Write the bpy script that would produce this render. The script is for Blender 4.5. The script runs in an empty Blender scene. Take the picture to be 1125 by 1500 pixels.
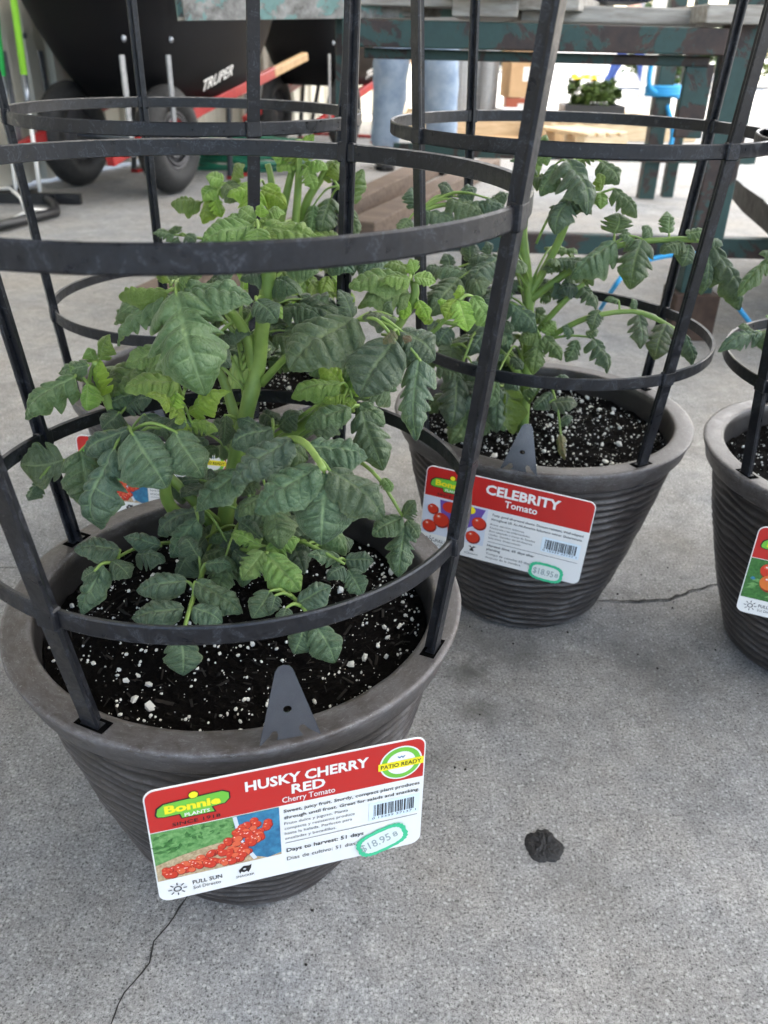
import bpy, bmesh, math, random
from mathutils import Vector, Matrix, noise
rnd = random.Random(7)
S = bpy.context.scene
COL = S.collection
R_ = math.radians

# ------------------------------------------------------------------ camera
F_PX, PITCH, ROLL, CAMZ = 1209.3653, R_(29.5941), R_(-1.4588), 0.5567
FWD = Vector((0, math.cos(PITCH), -math.sin(PITCH)))
UP0 = Vector((0, math.sin(PITCH), math.cos(PITCH))); RT0 = Vector((1, 0, 0))
RT = RT0*math.cos(ROLL) - UP0*math.sin(ROLL)
UP = RT0*math.sin(ROLL) + UP0*math.cos(ROLL)
CAM = Vector((0, 0, CAMZ))
cd = bpy.data.cameras.new('camera')
cam = bpy.data.objects.new('camera', cd); COL.objects.link(cam)
m3 = Matrix((RT, UP, -FWD)).transposed()
cam.matrix_world = Matrix.Translation(CAM) @ m3.to_4x4()
cd.sensor_fit = 'VERTICAL'; cd.sensor_height = 7.06; cd.sensor_width = 5.3
cd.lens = 7.06*F_PX/1500.0
cd.clip_start = .01; cd.clip_end = 500
cd.dof.use_dof = True; cd.dof.focus_distance = .52; cd.dof.aperture_fstop = 2.6
S.camera = cam

# ------------------------------------------------------------------ world, sun, exposure
SUN_EL, SUN_AZ = R_(48), R_(38)       # azimuth from +Y towards +X: the sun stands behind the shed, to the right
w = bpy.data.worlds.new('World'); S.world = w; w.use_nodes = True
nt = w.node_tree; bg = nt.nodes['Background']
sky = nt.nodes.new('ShaderNodeTexSky'); sky.sky_type = 'NISHITA'; sky.sun_disc = False
sky.sun_elevation = SUN_EL; sky.sun_rotation = SUN_AZ
sky.air_density = 1.0; sky.dust_density = 3.5; sky.ozone_density = 1.0
nt.links.new(sky.outputs[0], bg.inputs[0]); bg.inputs[1].default_value = .15
sl = bpy.data.lights.new('sun', 'SUN'); sl.energy = 4.0; sl.angle = R_(.6); sl.color = (1, .95, .86)
so = bpy.data.objects.new('sun', sl); COL.objects.link(so)
sdir = Vector((math.sin(SUN_AZ)*math.cos(SUN_EL), math.cos(SUN_AZ)*math.cos(SUN_EL), math.sin(SUN_EL)))
so.rotation_euler = sdir.to_track_quat('Z', 'Y').to_euler(); so.location = (4, 6, 8)
S.view_settings.view_transform = 'Standard'; S.view_settings.look = 'None'
S.view_settings.gamma = 1; S.view_settings.exposure = 2.6
S.cycles.use_denoising = True
S.cycles.max_bounces = 8; S.cycles.diffuse_bounces = 5; S.cycles.glossy_bounces = 3; S.cycles.transmission_bounces = 4
S.cycles.caustics_reflective = False; S.cycles.caustics_refractive = False

# ------------------------------------------------------------------ helpers
def ray(x, y): return FWD + RT*((x-562.5)/F_PX) + UP*((750-y)/F_PX)
def at_y(x, y, Y):
    d = ray(x, y); return CAM + d*(Y/d.y)
def at_z(x, y, z=0.0):
    d = ray(x, y); return CAM + d*((z-CAMZ)/d.z)
def depth(P): return (P-CAM).dot(FWD)

def tag(o, label=None, cat=None, group=None, kind=None):
    if label: o['label'] = label
    if cat: o['category'] = cat
    if group: o['group'] = group
    if kind: o['kind'] = kind
    return o
def empty(name, loc=(0, 0, 0), rz=0.0):
    o = bpy.data.objects.new(name, None); COL.objects.link(o)
    o.location = loc; o.rotation_euler = (0, 0, rz); o.empty_display_size = .05
    return o
def link(name, me, parent=None, loc=None, mat=None):
    o = bpy.data.objects.new(name, me); COL.objects.link(o)
    if parent: o.parent = parent
    if loc: o.location = loc
    return o
def copy_tree(o, parent=None):
    c = o.copy(); COL.objects.link(c); c.parent = parent
    for ch in list(o.children): copy_tree(ch, c)
    return c

class MB:
    """collects verts and faces for one mesh"""
    def __init__(s): s.v = []; s.f = []; s.m = []; s.uv = None
    def add(s, vs, fs, mi=0):
        o = len(s.v); s.v += [tuple(v) for v in vs]
        s.f += [tuple(i+o for i in f) for f in fs]; s.m += [mi]*len(fs)
        return s
    def box(s, c, d, M=None, mi=0):
        x, y, z = d[0]/2, d[1]/2, d[2]/2
        vs = [Vector((sx*x, sy*y, sz*z)) for sz in (-1, 1) for sy in (-1, 1) for sx in (-1, 1)]
        if M: vs = [M @ v for v in vs]
        vs = [v+Vector(c) for v in vs]
        return s.add(vs, [(0, 2, 3, 1), (4, 5, 7, 6), (0, 1, 5, 4), (2, 6, 7, 3), (0, 4, 6, 2), (1, 3, 7, 5)], mi)
    def tube(s, pts, r, n=8, caps=True, mi=0, sq=None):
        pts = [Vector(p) for p in pts]
        if not isinstance(r, (list, tuple)): r = [r]*len(pts)
        vs = []; ref = Vector((0, 0, 1)); prev = None
        for i, p in enumerate(pts):
            t = (pts[min(i+1, len(pts)-1)]-pts[max(i-1, 0)]).normalized()
            if prev is None:
                ref = Vector((0, 0, 1)) if abs(t.z) < .9 else Vector((1, 0, 0))
                a = t.cross(ref).normalized()
            else:
                a = (prev - t*prev.dot(t)).normalized()
            b = t.cross(a); prev = a
            for k in range(n):
                an = 2*math.pi*k/n
                vs.append(p + (a*math.cos(an)+b*math.sin(an))*r[i])
        fs = []
        for i in range(len(pts)-1):
            for k in range(n):
                k2 = (k+1) % n
                fs.append((i*n+k, i*n+k2, (i+1)*n+k2, (i+1)*n+k))
        if caps:
            fs.append(tuple(range(n-1, -1, -1))); o = (len(pts)-1)*n
            fs.append(tuple(o+k for k in range(n)))
        return s.add(vs, fs, mi)
    def sweep(s, pts, frames, sec, closed=False, mi=0, caps=True):
        """frames: list of (a, b) axes; sec: list of (x, y)"""
        vs = []; n = len(sec)
        for p, (a, b) in zip(pts, frames):
            for (x, y) in sec: vs.append(Vector(p)+a*x+b*y)
        fs = []; m = len(pts)
        for i in range(m if closed else m-1):
            j = (i+1) % m
            for k in range(n):
                k2 = (k+1) % n
                fs.append((i*n+k, i*n+k2, j*n+k2, j*n+k))
        if caps and not closed:
            fs.append(tuple(range(n-1, -1, -1))); fs.append(tuple((m-1)*n+k for k in range(n)))
        return s.add(vs, fs, mi)
    def lathe(s, prof, n=64, mi=0, fn=None):
        vs = []
        for (r, z) in prof:
            for k in range(n):
                a = 2*math.pi*k/n; rr = r
                if fn: rr = fn(r, z, a)
                vs.append((rr*math.cos(a), rr*math.sin(a), z))
        fs = []
        for i in range(len(prof)-1):
            for k in range(n):
                k2 = (k+1) % n
                fs.append((i*n+k, i*n+k2, (i+1)*n+k2, (i+1)*n+k))
        return s.add(vs, fs, mi)
    def mesh(s, name, mats, smooth=False):
        me = bpy.data.meshes.new(name); me.from_pydata(s.v, [], s.f)
        for m in (mats if isinstance(mats, (list, tuple)) else [mats]): me.materials.append(m)
        me.polygons.foreach_set('material_index', s.m)
        if smooth: me.polygons.foreach_set('use_smooth', [True]*len(me.polygons))
        me.update(); return me
    def build(s, name, mats, parent=None, smooth=False, loc=None, fix=True):
        me = s.mesh(name, mats, smooth)
        if fix:
            bm = bmesh.new(); bm.from_mesh(me); bmesh.ops.recalc_face_normals(bm, faces=bm.faces); bm.to_mesh(me); bm.free()
        return link(name, me, parent, loc)
def bevel(o, wd=.004, seg=2):
    md = o.modifiers.new('bevel', 'BEVEL'); md.width = wd; md.segments = seg; md.limit_method = 'ANGLE'; return o

# ------------------------------------------------------------------ materials
def mat(name, col, rough=.6, metal=0.0, spec=.5):
    m = bpy.data.materials.new(name); m.use_nodes = True
    b = m.node_tree.nodes['Principled BSDF']
    b.inputs['Base Color'].default_value = (*col, 1); b.inputs['Roughness'].default_value = rough
    b.inputs['Metallic'].default_value = metal; b.inputs['Specular IOR Level'].default_value = spec
    return m
class N:
    """small node-tree helper"""
    def __init__(s, m): s.t = m.node_tree; s.b = s.t.nodes['Principled BSDF']; s.out = s.t.nodes['Material Output']
    def n(s, typ, **kw):
        nd = s.t.nodes.new(typ)
        for k, v in kw.items(): setattr(nd, k, v)
        return nd
    def l(s, a, b): s.t.links.new(a, b)
    def coord(s, which='Object'): return s.n('ShaderNodeTexCoord').outputs[which]
    def noise(s, vec, scale, detail=4, rough=.55, dist=0):
        nd = s.n('ShaderNodeTexNoise'); nd.inputs['Scale'].default_value = scale; nd.inputs['Detail'].default_value = detail
        nd.inputs['Roughness'].default_value = rough; nd.inputs['Distortion'].default_value = dist
        if vec is not None: s.l(vec, nd.inputs['Vector'])
        return nd.outputs['Fac']
    def ramp(s, fac, stops):
        nd = s.n('ShaderNodeValToRGB'); e = nd.color_ramp.elements
        while len(e) < len(stops): e.new(.5)
        for i, (p, c) in enumerate(stops):
            e[i].position = p; e[i].color = (*c, 1) if len(c) == 3 else c
        s.l(fac, nd.inputs[0]); return nd.outputs[0]
    def mix(s, fac, a, b, mode='MIX'):
        nd = s.n('ShaderNodeMix', data_type='RGBA', blend_type=mode)
        for sock, v in ((nd.inputs[0], fac), (nd.inputs[6], a), (nd.inputs[7], b)):
            if hasattr(v, 'is_output'): s.l(v, sock)
            elif isinstance(v, (int, float)): sock.default_value = v
            else: sock.default_value = (*v, 1)
        return nd.outputs[2]
    def math(s, op, a, b=None, clamp=False):
        nd = s.n('ShaderNodeMath', operation=op, use_clamp=clamp)
        for i, v in enumerate((a, b)):
            if v is None: continue
            if hasattr(v, 'is_output'): s.l(v, nd.inputs[i])
            else: nd.inputs[i].default_value = v
        return nd.outputs[0]
    def mapping(s, vec, scale=(1, 1, 1), rot=(0, 0, 0)):
        nd = s.n('ShaderNodeMapping'); nd.inputs['Scale'].default_value = scale; nd.inputs['Rotation'].default_value = rot
        s.l(vec, nd.inputs['Vector']); return nd.outputs[0]
    def bump(s, h, strength=.3, dist=.001):
        nd = s.n('ShaderNodeBump'); nd.inputs['Strength'].default_value = strength; nd.inputs['Distance'].default_value = dist
        s.l(h, nd.inputs['Height']); s.l(nd.outputs[0], s.b.inputs['Normal']); return nd
    def col(s, c): s.l(c, s.b.inputs['Base Color'])
    def rough(s, c): s.l(c, s.b.inputs['Roughness'])

def concrete_mat():
    m = mat('concrete', (.3, .3, .29), .9, spec=.25); q = N(m); co = q.coord()
    big = q.noise(co, 1.7, 6, .65); mid = q.noise(co, 11, 7, .7, .3); fine = q.noise(co, 400, 4, .78, .2); grit = q.noise(co, 900, 3, .65); sm = q.noise(co, 48, 6, .7, .4)
    c = q.ramp(mid, [(.3, (.235, .242, .248)), (.5, (.305, .31, .312)), (.7, (.39, .39, .385))])
    c = q.mix(q.ramp(big, [(.38, (0, 0, 0)), (.66, (.8, .8, .8))]), c, q.mix(.75, c, (.37, .325, .26)))
    c = q.mix(1.0, c, q.ramp(sm, [(.34, (.82, .82, .82)), (.66, (1.14, 1.14, 1.14))]), 'MULTIPLY')
    c = q.mix(1.0, c, q.ramp(fine, [(.36, (.42, .42, .42)), (.46, (.91, .91, .91)), (.54, (1.04, 1.04, 1.04)), (.65, (1.45, 1.45, 1.45))]), 'MULTIPLY')
    c = q.mix(1.0, c, q.ramp(grit, [(.33, (.5, .5, .5)), (.42, (1, 1, 1)), (.62, (1, 1, 1)), (.72, (1.3, 1.3, 1.3))]), 'MULTIPLY')
    blot = q.noise(co, 4.5, 8, .78, .8)
    c = q.mix(q.ramp(blot, [(.53, (0, 0, 0)), (.72, (.6, .6, .6))]), c, (.12, .12, .12))
    for (sc_, pick, lo, col_, k_) in ((430, .80, .26, (.07, .068, .065), .75), (300, .84, .30, (.56, .55, .53), .55), (900, .72, .30, (.09, .088, .085), .6)):
        vv = q.n('ShaderNodeTexVoronoi'); vv.inputs['Scale'].default_value = sc_; q.l(co, vv.inputs['Vector']); sc2 = q.n('ShaderNodeSeparateColor'); q.l(vv.outputs['Color'], sc2.inputs[0])
        c = q.mix(q.math('MULTIPLY', q.math('MULTIPLY', q.math('GREATER_THAN', sc2.outputs[0], pick), q.ramp(vv.outputs['Distance'], [(lo, (1, 1, 1)), (lo+.14, (0, 0, 0))])), k_), c, col_)
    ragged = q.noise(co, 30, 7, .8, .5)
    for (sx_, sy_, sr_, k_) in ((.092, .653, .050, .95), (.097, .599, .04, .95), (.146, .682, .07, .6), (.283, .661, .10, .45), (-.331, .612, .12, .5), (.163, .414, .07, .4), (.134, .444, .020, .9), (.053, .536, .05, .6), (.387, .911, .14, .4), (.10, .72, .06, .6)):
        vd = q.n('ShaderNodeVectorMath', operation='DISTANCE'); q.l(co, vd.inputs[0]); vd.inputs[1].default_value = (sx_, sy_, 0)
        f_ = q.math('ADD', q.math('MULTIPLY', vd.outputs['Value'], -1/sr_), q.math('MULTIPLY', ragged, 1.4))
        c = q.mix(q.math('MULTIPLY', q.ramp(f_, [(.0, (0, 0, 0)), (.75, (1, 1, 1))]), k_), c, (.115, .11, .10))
    q.col(c)
    q.bump(q.math('ADD', q.math('MULTIPLY', fine, .8), q.math('ADD', q.math('MULTIPLY', sm, .5), q.math('MULTIPLY', grit, .25))), .8, .0012)
    return m
def pot_mat():
    # dark brown-grey plastic, brushed with silver on whatever stands proud
    m = mat('pot_plastic', (.04, .037, .036), .5); q = N(m); co = q.coord()
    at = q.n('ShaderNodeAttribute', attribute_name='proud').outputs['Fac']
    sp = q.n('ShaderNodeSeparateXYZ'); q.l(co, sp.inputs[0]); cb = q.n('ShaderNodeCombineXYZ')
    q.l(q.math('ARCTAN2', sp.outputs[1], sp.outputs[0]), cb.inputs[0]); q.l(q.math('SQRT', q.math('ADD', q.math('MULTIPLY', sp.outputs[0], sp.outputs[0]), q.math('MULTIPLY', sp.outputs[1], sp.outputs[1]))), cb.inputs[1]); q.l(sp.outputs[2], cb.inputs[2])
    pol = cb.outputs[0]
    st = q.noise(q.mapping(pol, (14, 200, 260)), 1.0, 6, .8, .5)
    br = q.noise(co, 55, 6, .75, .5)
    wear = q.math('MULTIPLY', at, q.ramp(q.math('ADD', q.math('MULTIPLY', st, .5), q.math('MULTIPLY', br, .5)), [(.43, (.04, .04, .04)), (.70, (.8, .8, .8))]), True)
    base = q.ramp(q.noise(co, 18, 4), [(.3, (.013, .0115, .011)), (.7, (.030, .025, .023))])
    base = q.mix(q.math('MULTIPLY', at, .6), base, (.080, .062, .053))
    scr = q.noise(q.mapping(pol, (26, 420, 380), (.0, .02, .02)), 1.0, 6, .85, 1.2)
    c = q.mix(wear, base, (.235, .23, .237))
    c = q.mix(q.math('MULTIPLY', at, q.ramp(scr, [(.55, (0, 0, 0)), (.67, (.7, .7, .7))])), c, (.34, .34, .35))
    q.col(c); q.rough(q.ramp(br, [(.3, (.30, .30, .30)), (.7, (.55, .55, .55))]))
    q.bump(q.noise(co, 160, 5, .7), .25, .0008)
    return m
def cage_mat():
    m = mat('cage_plastic', (.012, .013, .017), .34, spec=.45); q = N(m); co = q.coord()
    n1 = q.noise(co, 75, 6, .68, 1.2); n2 = q.noise(co, 420, 3, .6)
    q.col(q.mix(q.ramp(n1, [(.575, (0, 0, 0)), (.588, (.38, .38, .38)), (.60, (.02, .02, .02)), (.69, (.05, .05, .05)), (.73, (.4, .4, .4))]), q.ramp(n2, [(.4, (.0045, .005, .007)), (.7, (.010, .011, .015))]), (.15, .16, .19)))
    q.rough(q.ramp(n1, [(.35, (.26, .26, .26)), (.7, (.62, .62, .62))])); q.bump(n1, .25, .0006)
    return m
def leaf_mat():
    m = bpy.data.materials.new('tomato_leaf'); m.use_nodes = True; q = N(m); b = q.b
    oi = q.n('ShaderNodeObjectInfo'); sep = q.n('ShaderNodeSeparateColor'); q.l(oi.outputs['Color'], sep.inputs[0])
    young = sep.outputs[0]; dry = sep.outputs[1]; greyf = sep.outputs[2]
    uv = q.n('ShaderNodeUVMap').outputs[0]; sx = q.n('ShaderNodeSeparateXYZ'); q.l(uv, sx.inputs[0])
    u, v = sx.outputs[0], sx.outputs[1]
    t = q.math('ABSOLUTE', q.math('SUBTRACT', v, .5))
    mid = q.ramp(t, [(.010, (1, 1, 1)), (.042, (0, 0, 0))])
    fr = q.math('ABSOLUTE', q.math('SUBTRACT', q.math('FRACT', q.math('ADD', q.math('MULTIPLY', u, 6.0), .5)), .5))
    lat = q.ramp(fr, [(.015, (.62, .62, .62)), (.07, (0, 0, 0))])
    vein = q.math('MAXIMUM', mid, q.math('MULTIPLY', lat, q.ramp(t, [(.1, (1, 1, 1)), (.46, (.1, .1, .1))])))
    co = q.mapping(q.coord(), (1, .8, 1)); n1 = q.noise(co, 5, 6, .7, .4); n2 = q.noise(co, 90, 3, .7)
    vo = q.n('ShaderNodeTexVoronoi', feature='DISTANCE_TO_EDGE'); vo.inputs['Scale'].default_value = 13; q.l(co, vo.inputs['Vector'])
    ret = q.ramp(vo.outputs[0], [(.0, (1, 1, 1)), (.09, (0, 0, 0))])
    old = q.ramp(n1, [(.32, (.024, .056, .020)), (.5, (.044, .088, .032)), (.68, (.082, .135, .054))])
    yng = q.ramp(n1, [(.3, (.20, .36, .022)), (.7, (.34, .52, .06))])
    old = q.mix(greyf, old, q.ramp(n1, [(.32, (.032, .060, .038)), (.5, (.058, .092, .062)), (.68, (.112, .152, .110))]))
    c = q.mix(young, old, yng)
    c = q.mix(q.math('MULTIPLY', ret, .22), c, q.mix(young, (.13, .19, .09), (.36, .5, .1)))
    c = q.mix(q.math('MULTIPLY', vein, .85), c, q.mix(young, (.20, .28, .13), (.38, .50, .12)))
    c = q.mix(q.ramp(n2, [(.50, (0, 0, 0)), (.72, (.5, .5, .5))]), c, q.mix(young, (.17, .215, .14), (.36, .48, .14)))
    edge = q.ramp(t, [(.455, (0, 0, 0)), (.495, (.45, .45, .45))]); c = q.mix(edge, c, q.mix(young, (.16, .20, .10), (.36, .46, .1)))
    c = q.mix(q.math('MULTIPLY', dry, q.ramp(q.noise(co, 4, 4), [(.3, (.4, .4, .4)), (.7, (2, 2, 2))]), True), c, (.20, .13, .06))
    hs = q.n('ShaderNodeHueSaturation'); q.l(c, hs.inputs['Color'])
    q.l(q.math('ADD', .486, q.math('MULTIPLY', oi.outputs['Random'], .026)), hs.inputs['Hue'])
    q.l(q.math('ADD', .82, q.math('MULTIPLY', oi.outputs['Random'], .42)), hs.inputs['Value'])
    c = hs.outputs[0]
    bf = q.n('ShaderNodeNewGeometry').outputs['Backfacing']
    c = q.mix(q.math('MULTIPLY', bf, .6), c, q.mix(young, (.125, .155, .075), (.26, .36, .07)))
    q.col(c)
    q.rough(q.ramp(n2, [(.35, (.36, .36, .36)), (.65, (.56, .56, .56))])); b.inputs['Specular IOR Level'].default_value = .5
    b.inputs['Sheen Weight'].default_value = .10; b.inputs['Sheen Roughness'].default_value = .4
    b.inputs['Sheen Tint'].default_value = (.95, 1, .92, 1)
    h = q.math('SUBTRACT', q.math('ADD', q.ramp(vo.outputs[0], [(.0, (0, 0, 0)), (.22, (.6, .6, .6))]), q.math('MULTIPLY', n2, .35)), q.math('MULTIPLY', vein, .5))
    q.bump(h, .6, .0012)
    tr = q.n('ShaderNodeBsdfTranslucent'); q.l(q.mix(1.0, q.mix(.5, c, (.30, .46, .03)), q.mix(young, (.75, .8, .6), (1.3, 1.3, 1.0)), 'MULTIPLY'), tr.inputs[0])
    mx = q.n('ShaderNodeMixShader'); q.l(q.math('ADD', .13, q.math('MULTIPLY', young, .24)), mx.inputs[0])
    q.l(b.outputs[0], mx.inputs[1]); q.l(tr.outputs[0], mx.inputs[2]); q.l(mx.outputs[0], q.out.inputs[0])
    return m
def stem_mat():
    m = mat('tomato_stem', (.2, .3, .06), .5); q = N(m); co = q.coord()
    q.col(q.ramp(q.noise(co, 45, 4), [(.3, (.13, .215, .04)), (.7, (.25, .36, .085))]))
    m.node_tree.nodes['Principled BSDF'].inputs['Subsurface Weight'].default_value = .1
    m.node_tree.nodes['Principled BSDF'].inputs['Subsurface Radius'].default_value = (.002, .003, .001)
    q.bump(q.noise(q.mapping(co, (1, 1, .25)), 500, 3), .35, .0006)
    return m
def soil_mat():
    m = mat('soil', (.012, .009, .007), .95, spec=.06); q = N(m); co = q.coord()
    q.col(q.ramp(q.noise(co, 260, 5, .7), [(.3, (.0018, .0016, .0015)), (.62, (.0055, .0045, .0038)), (.82, (.035, .026, .018))]))
    q.bump(q.noise(co, 420, 4, .7), 1.0, .003); return m
def noisy(name, c0, c1, scale=20, rough=.6, bump=.2, stretch=(1, 1, 1), metal=0, dist=.001, detail=5):
    m = mat(name, c0, rough, metal); q = N(m); co = q.mapping(q.coord(), stretch)
    f = q.noise(co, scale, detail, .65); q.col(q.ramp(f, [(.3, c0), (.7, c1)]))
    if bump: q.bump(f, bump, dist)
    return m
def peeling_mat(name, paint, under, thr=.55, scale=9):
    m = mat(name, paint, .55); q = N(m); co = q.coord()
    f = q.noise(co, scale, 7, .72, .5); g = q.noise(co, 60, 5, .7)
    pc = q.ramp(g, [(.3, tuple(x*.7 for x in paint)), (.7, paint)])
    uc = q.ramp(q.noise(co, 30, 5, .7), [(.3, under[0]), (.7, under[1])])
    q.col(q.mix(q.ramp(f, [(thr, (0, 0, 0)), (thr+.025, (1, 1, 1))]), pc, uc))
    q.bump(q.ramp(f, [(thr, (1, 1, 1)), (thr+.03, (0, 0, 0))]), .5, .001); return m

def roof_diffuser_mat():
    # unseen roof sheet, made translucent to soften and steer the daylight
    m = bpy.data.materials.new('roof_diffuser'); m.use_nodes = True; q = N(m)
    q.b.inputs['Base Color'].default_value = (.7, .72, .72, 1); q.b.inputs['Roughness'].default_value = .6
    t = q.n('ShaderNodeBsdfTranslucent'); t.inputs[0].default_value = (.80, .80, .79, 1); mx = q.n('ShaderNodeMixShader'); mx.inputs[0].default_value = .55
    q.l(q.b.outputs[0], mx.inputs[1]); q.l(t.outputs[0], mx.inputs[2]); q.l(mx.outputs[0], q.out.inputs[0]); return m
M = dict(
    concrete=concrete_mat(), pot=pot_mat(), cage=cage_mat(), leaf=leaf_mat(), stem=stem_mat(), soil=soil_mat(),
    hole=mat('slot_shade', (.002, .002, .002), .95, spec=.02),  # black that paints the shade inside the rim recesses
    chip=noisy('bark_chip', (.002, .0017, .0014), (.020, .014, .009), 60, .95, .3),
    perlite=noisy('perlite', (.60, .57, .48), (.84, .84, .80), 160, .8, .5),
    tar=noisy('tar', (.004, .004, .0045), (.022, .021, .021), 500, .45, 1.0, dist=.002),
    crack=noisy('crack_shade', (.012, .011, .010), (.05, .046, .04), 200, .95, .6),  # near-black colour paints the shade down inside the cracks
    white=mat('tag_white', (.78, .77, .74), .32), red=mat('tag_red', (.50, .022, .018), .3), black=mat('ink_black', (.015, .014, .014), .4),
    grey=mat('ink_grey', (.06, .06, .065), .4), lgreen=mat('logo_green', (.16, .48, .05), .35), yellow=mat('logo_yellow', (.85, .72, .02), .35),
    dgreen=noisy('print_green', (.02, .10, .02), (.07, .22, .05), 420, .4, 0), mgreen=noisy('print_midgreen', (.05, .20, .04), (.22, .42, .15), 380, .4, 0), basket=noisy('print_basket', (.30, .20, .10), (.62, .48, .30), 700, .4, 0),
    blue=noisy('print_blue', (.015, .09, .20), (.05, .26, .42), 160, .35, 0), tom=mat('print_tomato', (.58, .04, .018), .3), tomd=mat('print_tomato_dark', (.25, .015, .01), .35), tom2=mat('print_tomato_light', (.68, .12, .05), .3),
    orange=mat('print_orange', (.66, .17, .03), .3), purple=mat('print_purple', (.16, .09, .36), .3), pale=mat('print_pale', (.62, .66, .74), .4),
    mint=mat('sticker_green', (.05, .52, .26), .4), sticker=mat('sticker_white', (.72, .77, .72), .45), pricei=mat('price_ink', (.30, .36, .36), .5), bar=mat('barcode_field', (.70, .80, .86), .4),
    clip=noisy('tag_back', (.13, .145, .18), (.20, .22, .26), 30, .2, .03, metal=1.0),
    rubber=noisy('rubber', (.010, .010, .010), (.03, .03, .03), 60, .7, .3), tray=mat('tray_black', (.006, .006, .007), .5, spec=.2),
    wred=noisy('red_paint', (.30, .012, .014), (.42, .025, .025), 30, .35, .05), wood=noisy('handle_wood', (.42, .24, .10), (.58, .38, .19), 6, .55, .15, (8, 8, 1)),
    steel=noisy('zinc_steel', (.20, .22, .25), (.32, .34, .37), 60, .35, .1, metal=.8), blackm=mat('black_steel', (.015, .015, .016), .4),
    rim=mat('wheel_rim', (.07, .07, .075), .35), wallm=noisy('corrugated_beige', (.56, .53, .44), (.66, .63, .54), 4, .5, .05),
    roofm=noisy('unseen_roof_sheet', (.40, .40, .38), (.5, .5, .48), 3, .6, .05), diffuser=roof_diffuser_mat(),
    green=peeling_mat('green_paint', (.018, .056, .050), ((.010, .007, .006), (.05, .026, .018)), .50, 9),
    greyp=peeling_mat('grey_peeling', (.17, .30, .27), ((.05, .038, .03), (.36, .35, .32)), .46, 16),
    plank=noisy('weathered_plank', (.20, .18, .155), (.46, .44, .40), 9, .85, .5, (1, 9, 9), dist=.003),
    timber=noisy('timber', (.075, .048, .034), (.21, .15, .105), 7, .85, .5, (9, 1, 9), dist=.003),
    timberd=noisy('timber_end', (.035, .02, .014), (.08, .05, .035), 30, .9, .5),
    pallet=noisy('pallet_wood', (.46, .34, .20), (.66, .54, .37), 8, .8, .3, (1, 8, 8)), card=noisy('cardboard', (.42, .27, .14), (.52, .35, .2), 6, .85, .1),
    rope=noisy('blue_rope', (.02, .28, .62), (.05, .42, .78), 400, .6, .6), hose=mat('green_hose', (.015, .14, .08), .35),
    jeans=noisy('denim', (.20, .28, .40), (.40, .48, .58), 14, .9, .25), jeansd=noisy('dark_denim', (.03, .06, .2), (.05, .09, .28), 20, .9, .2), shirt=noisy('shirt', (.20, .20, .22), (.26, .26, .28), 30, .9, .2),
    skin=mat('skin', (.55, .33, .24), .5), shoe=mat('shoe', (.02, .02, .022), .5), hair=mat('hair', (.03, .02, .015), .6),
    lime=mat('lime_handle', (.30, .68, .05), .35), gmid=mat('green_handle', (.03, .42, .09), .35), stone=noisy('pale_stone', (.30, .30, .29), (.52, .52, .50), 26, .85, .8, dist=.006),
    stoned=noisy('stone_edge', (.05, .045, .04), (.13, .12, .11), 30, .9, .9, dist=.006), navy=mat('navy_box', (.02, .028, .05), .5),
    wire=noisy('wire_mesh', (.30, .31, .32), (.5, .5, .5), 120, .4, .3, metal=.6), rbox=mat('red_box', (.35, .09, .05), .6), flower=mat('yellow_petal', (.85, .62, .02), .6),
    foliage=noisy('far_foliage', (.035, .075, .018), (.11, .17, .035), 3, .6, .1), foliage2=noisy('sunny_foliage', (.12, .17, .03), (.24, .28, .06), 3, .6, .1), bark=noisy('bark', (.07, .05, .035), (.14, .11, .08), 12, .9, .5),
)

# ------------------------------------------------------------------ floor
fl = MB(); fl.add([(-80, -40, 0), (80, -40, 0), (80, 160, 0), (-80, 160, 0)], [(0, 1, 2, 3)])
o = fl.build('ground', M['concrete']); tag(o, kind='structure')
def crack(pts, wd, name, label):
    """a ragged dark strip along ground points, painting the shade of a deep crack"""
    P = [Vector((p[0], p[1], 0)) for p in pts]; fine = []
    for a, b in zip(P[:-1], P[1:]):
        n = max(2, int((b-a).length/.006))
        for i in range(n): fine.append(a.lerp(b, i/n))
    fine.append(P[-1]); vs = []; fs = []; m = len(fine)
    for i, p in enumerate(fine):
        t = (fine[min(i+1, m-1)]-fine[max(i-1, 0)]).normalized(); s = Vector((-t.y, t.x, 0))
        p = p + s*(noise.noise(p*60)*.004 + noise.noise(p*260)*.0014)
        ww = wd*(.35+.9*abs(noise.noise(p*130+Vector((3, 1, 2)))))*min(1, .25+3*min(i, m-1-i)/m)
        vs += [p+s*ww+Vector((0, 0, .0012)), p-s*ww+Vector((0, 0, .0012))]
        if i: fs.append((2*i-2, 2*i-1, 2*i+1, 2*i))
    b = MB().add(vs, fs); ob = b.build(name, M['crack']); tag(ob, label, 'crack', kind='structure'); return ob
def gp(x, y): p = at_z(x, y); return (p.x, p.y)
crack([gp(158, 1560), gp(165, 1490), gp(182, 1455), gp(214, 1410), gp(226, 1380), gp(258, 1345), gp(280, 1305), gp(300, 1270)], .0011, 'floor_crack', 'thin crack running from the nearest pot towards the camera')
crack([gp(850, 884), gp(885, 880), gp(935, 882), gp(980, 878), gp(1010, 868), gp(1045, 858), gp(1100, 850)], .0028, 'floor_crack', 'dark crack in the concrete running between two ribbed pots')
crack([gp(-60, 836), gp(0, 832), gp(35, 832), gp(90, 826)], .0014, 'floor_crack', 'short crack in the concrete beside the nearest pot')
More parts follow.
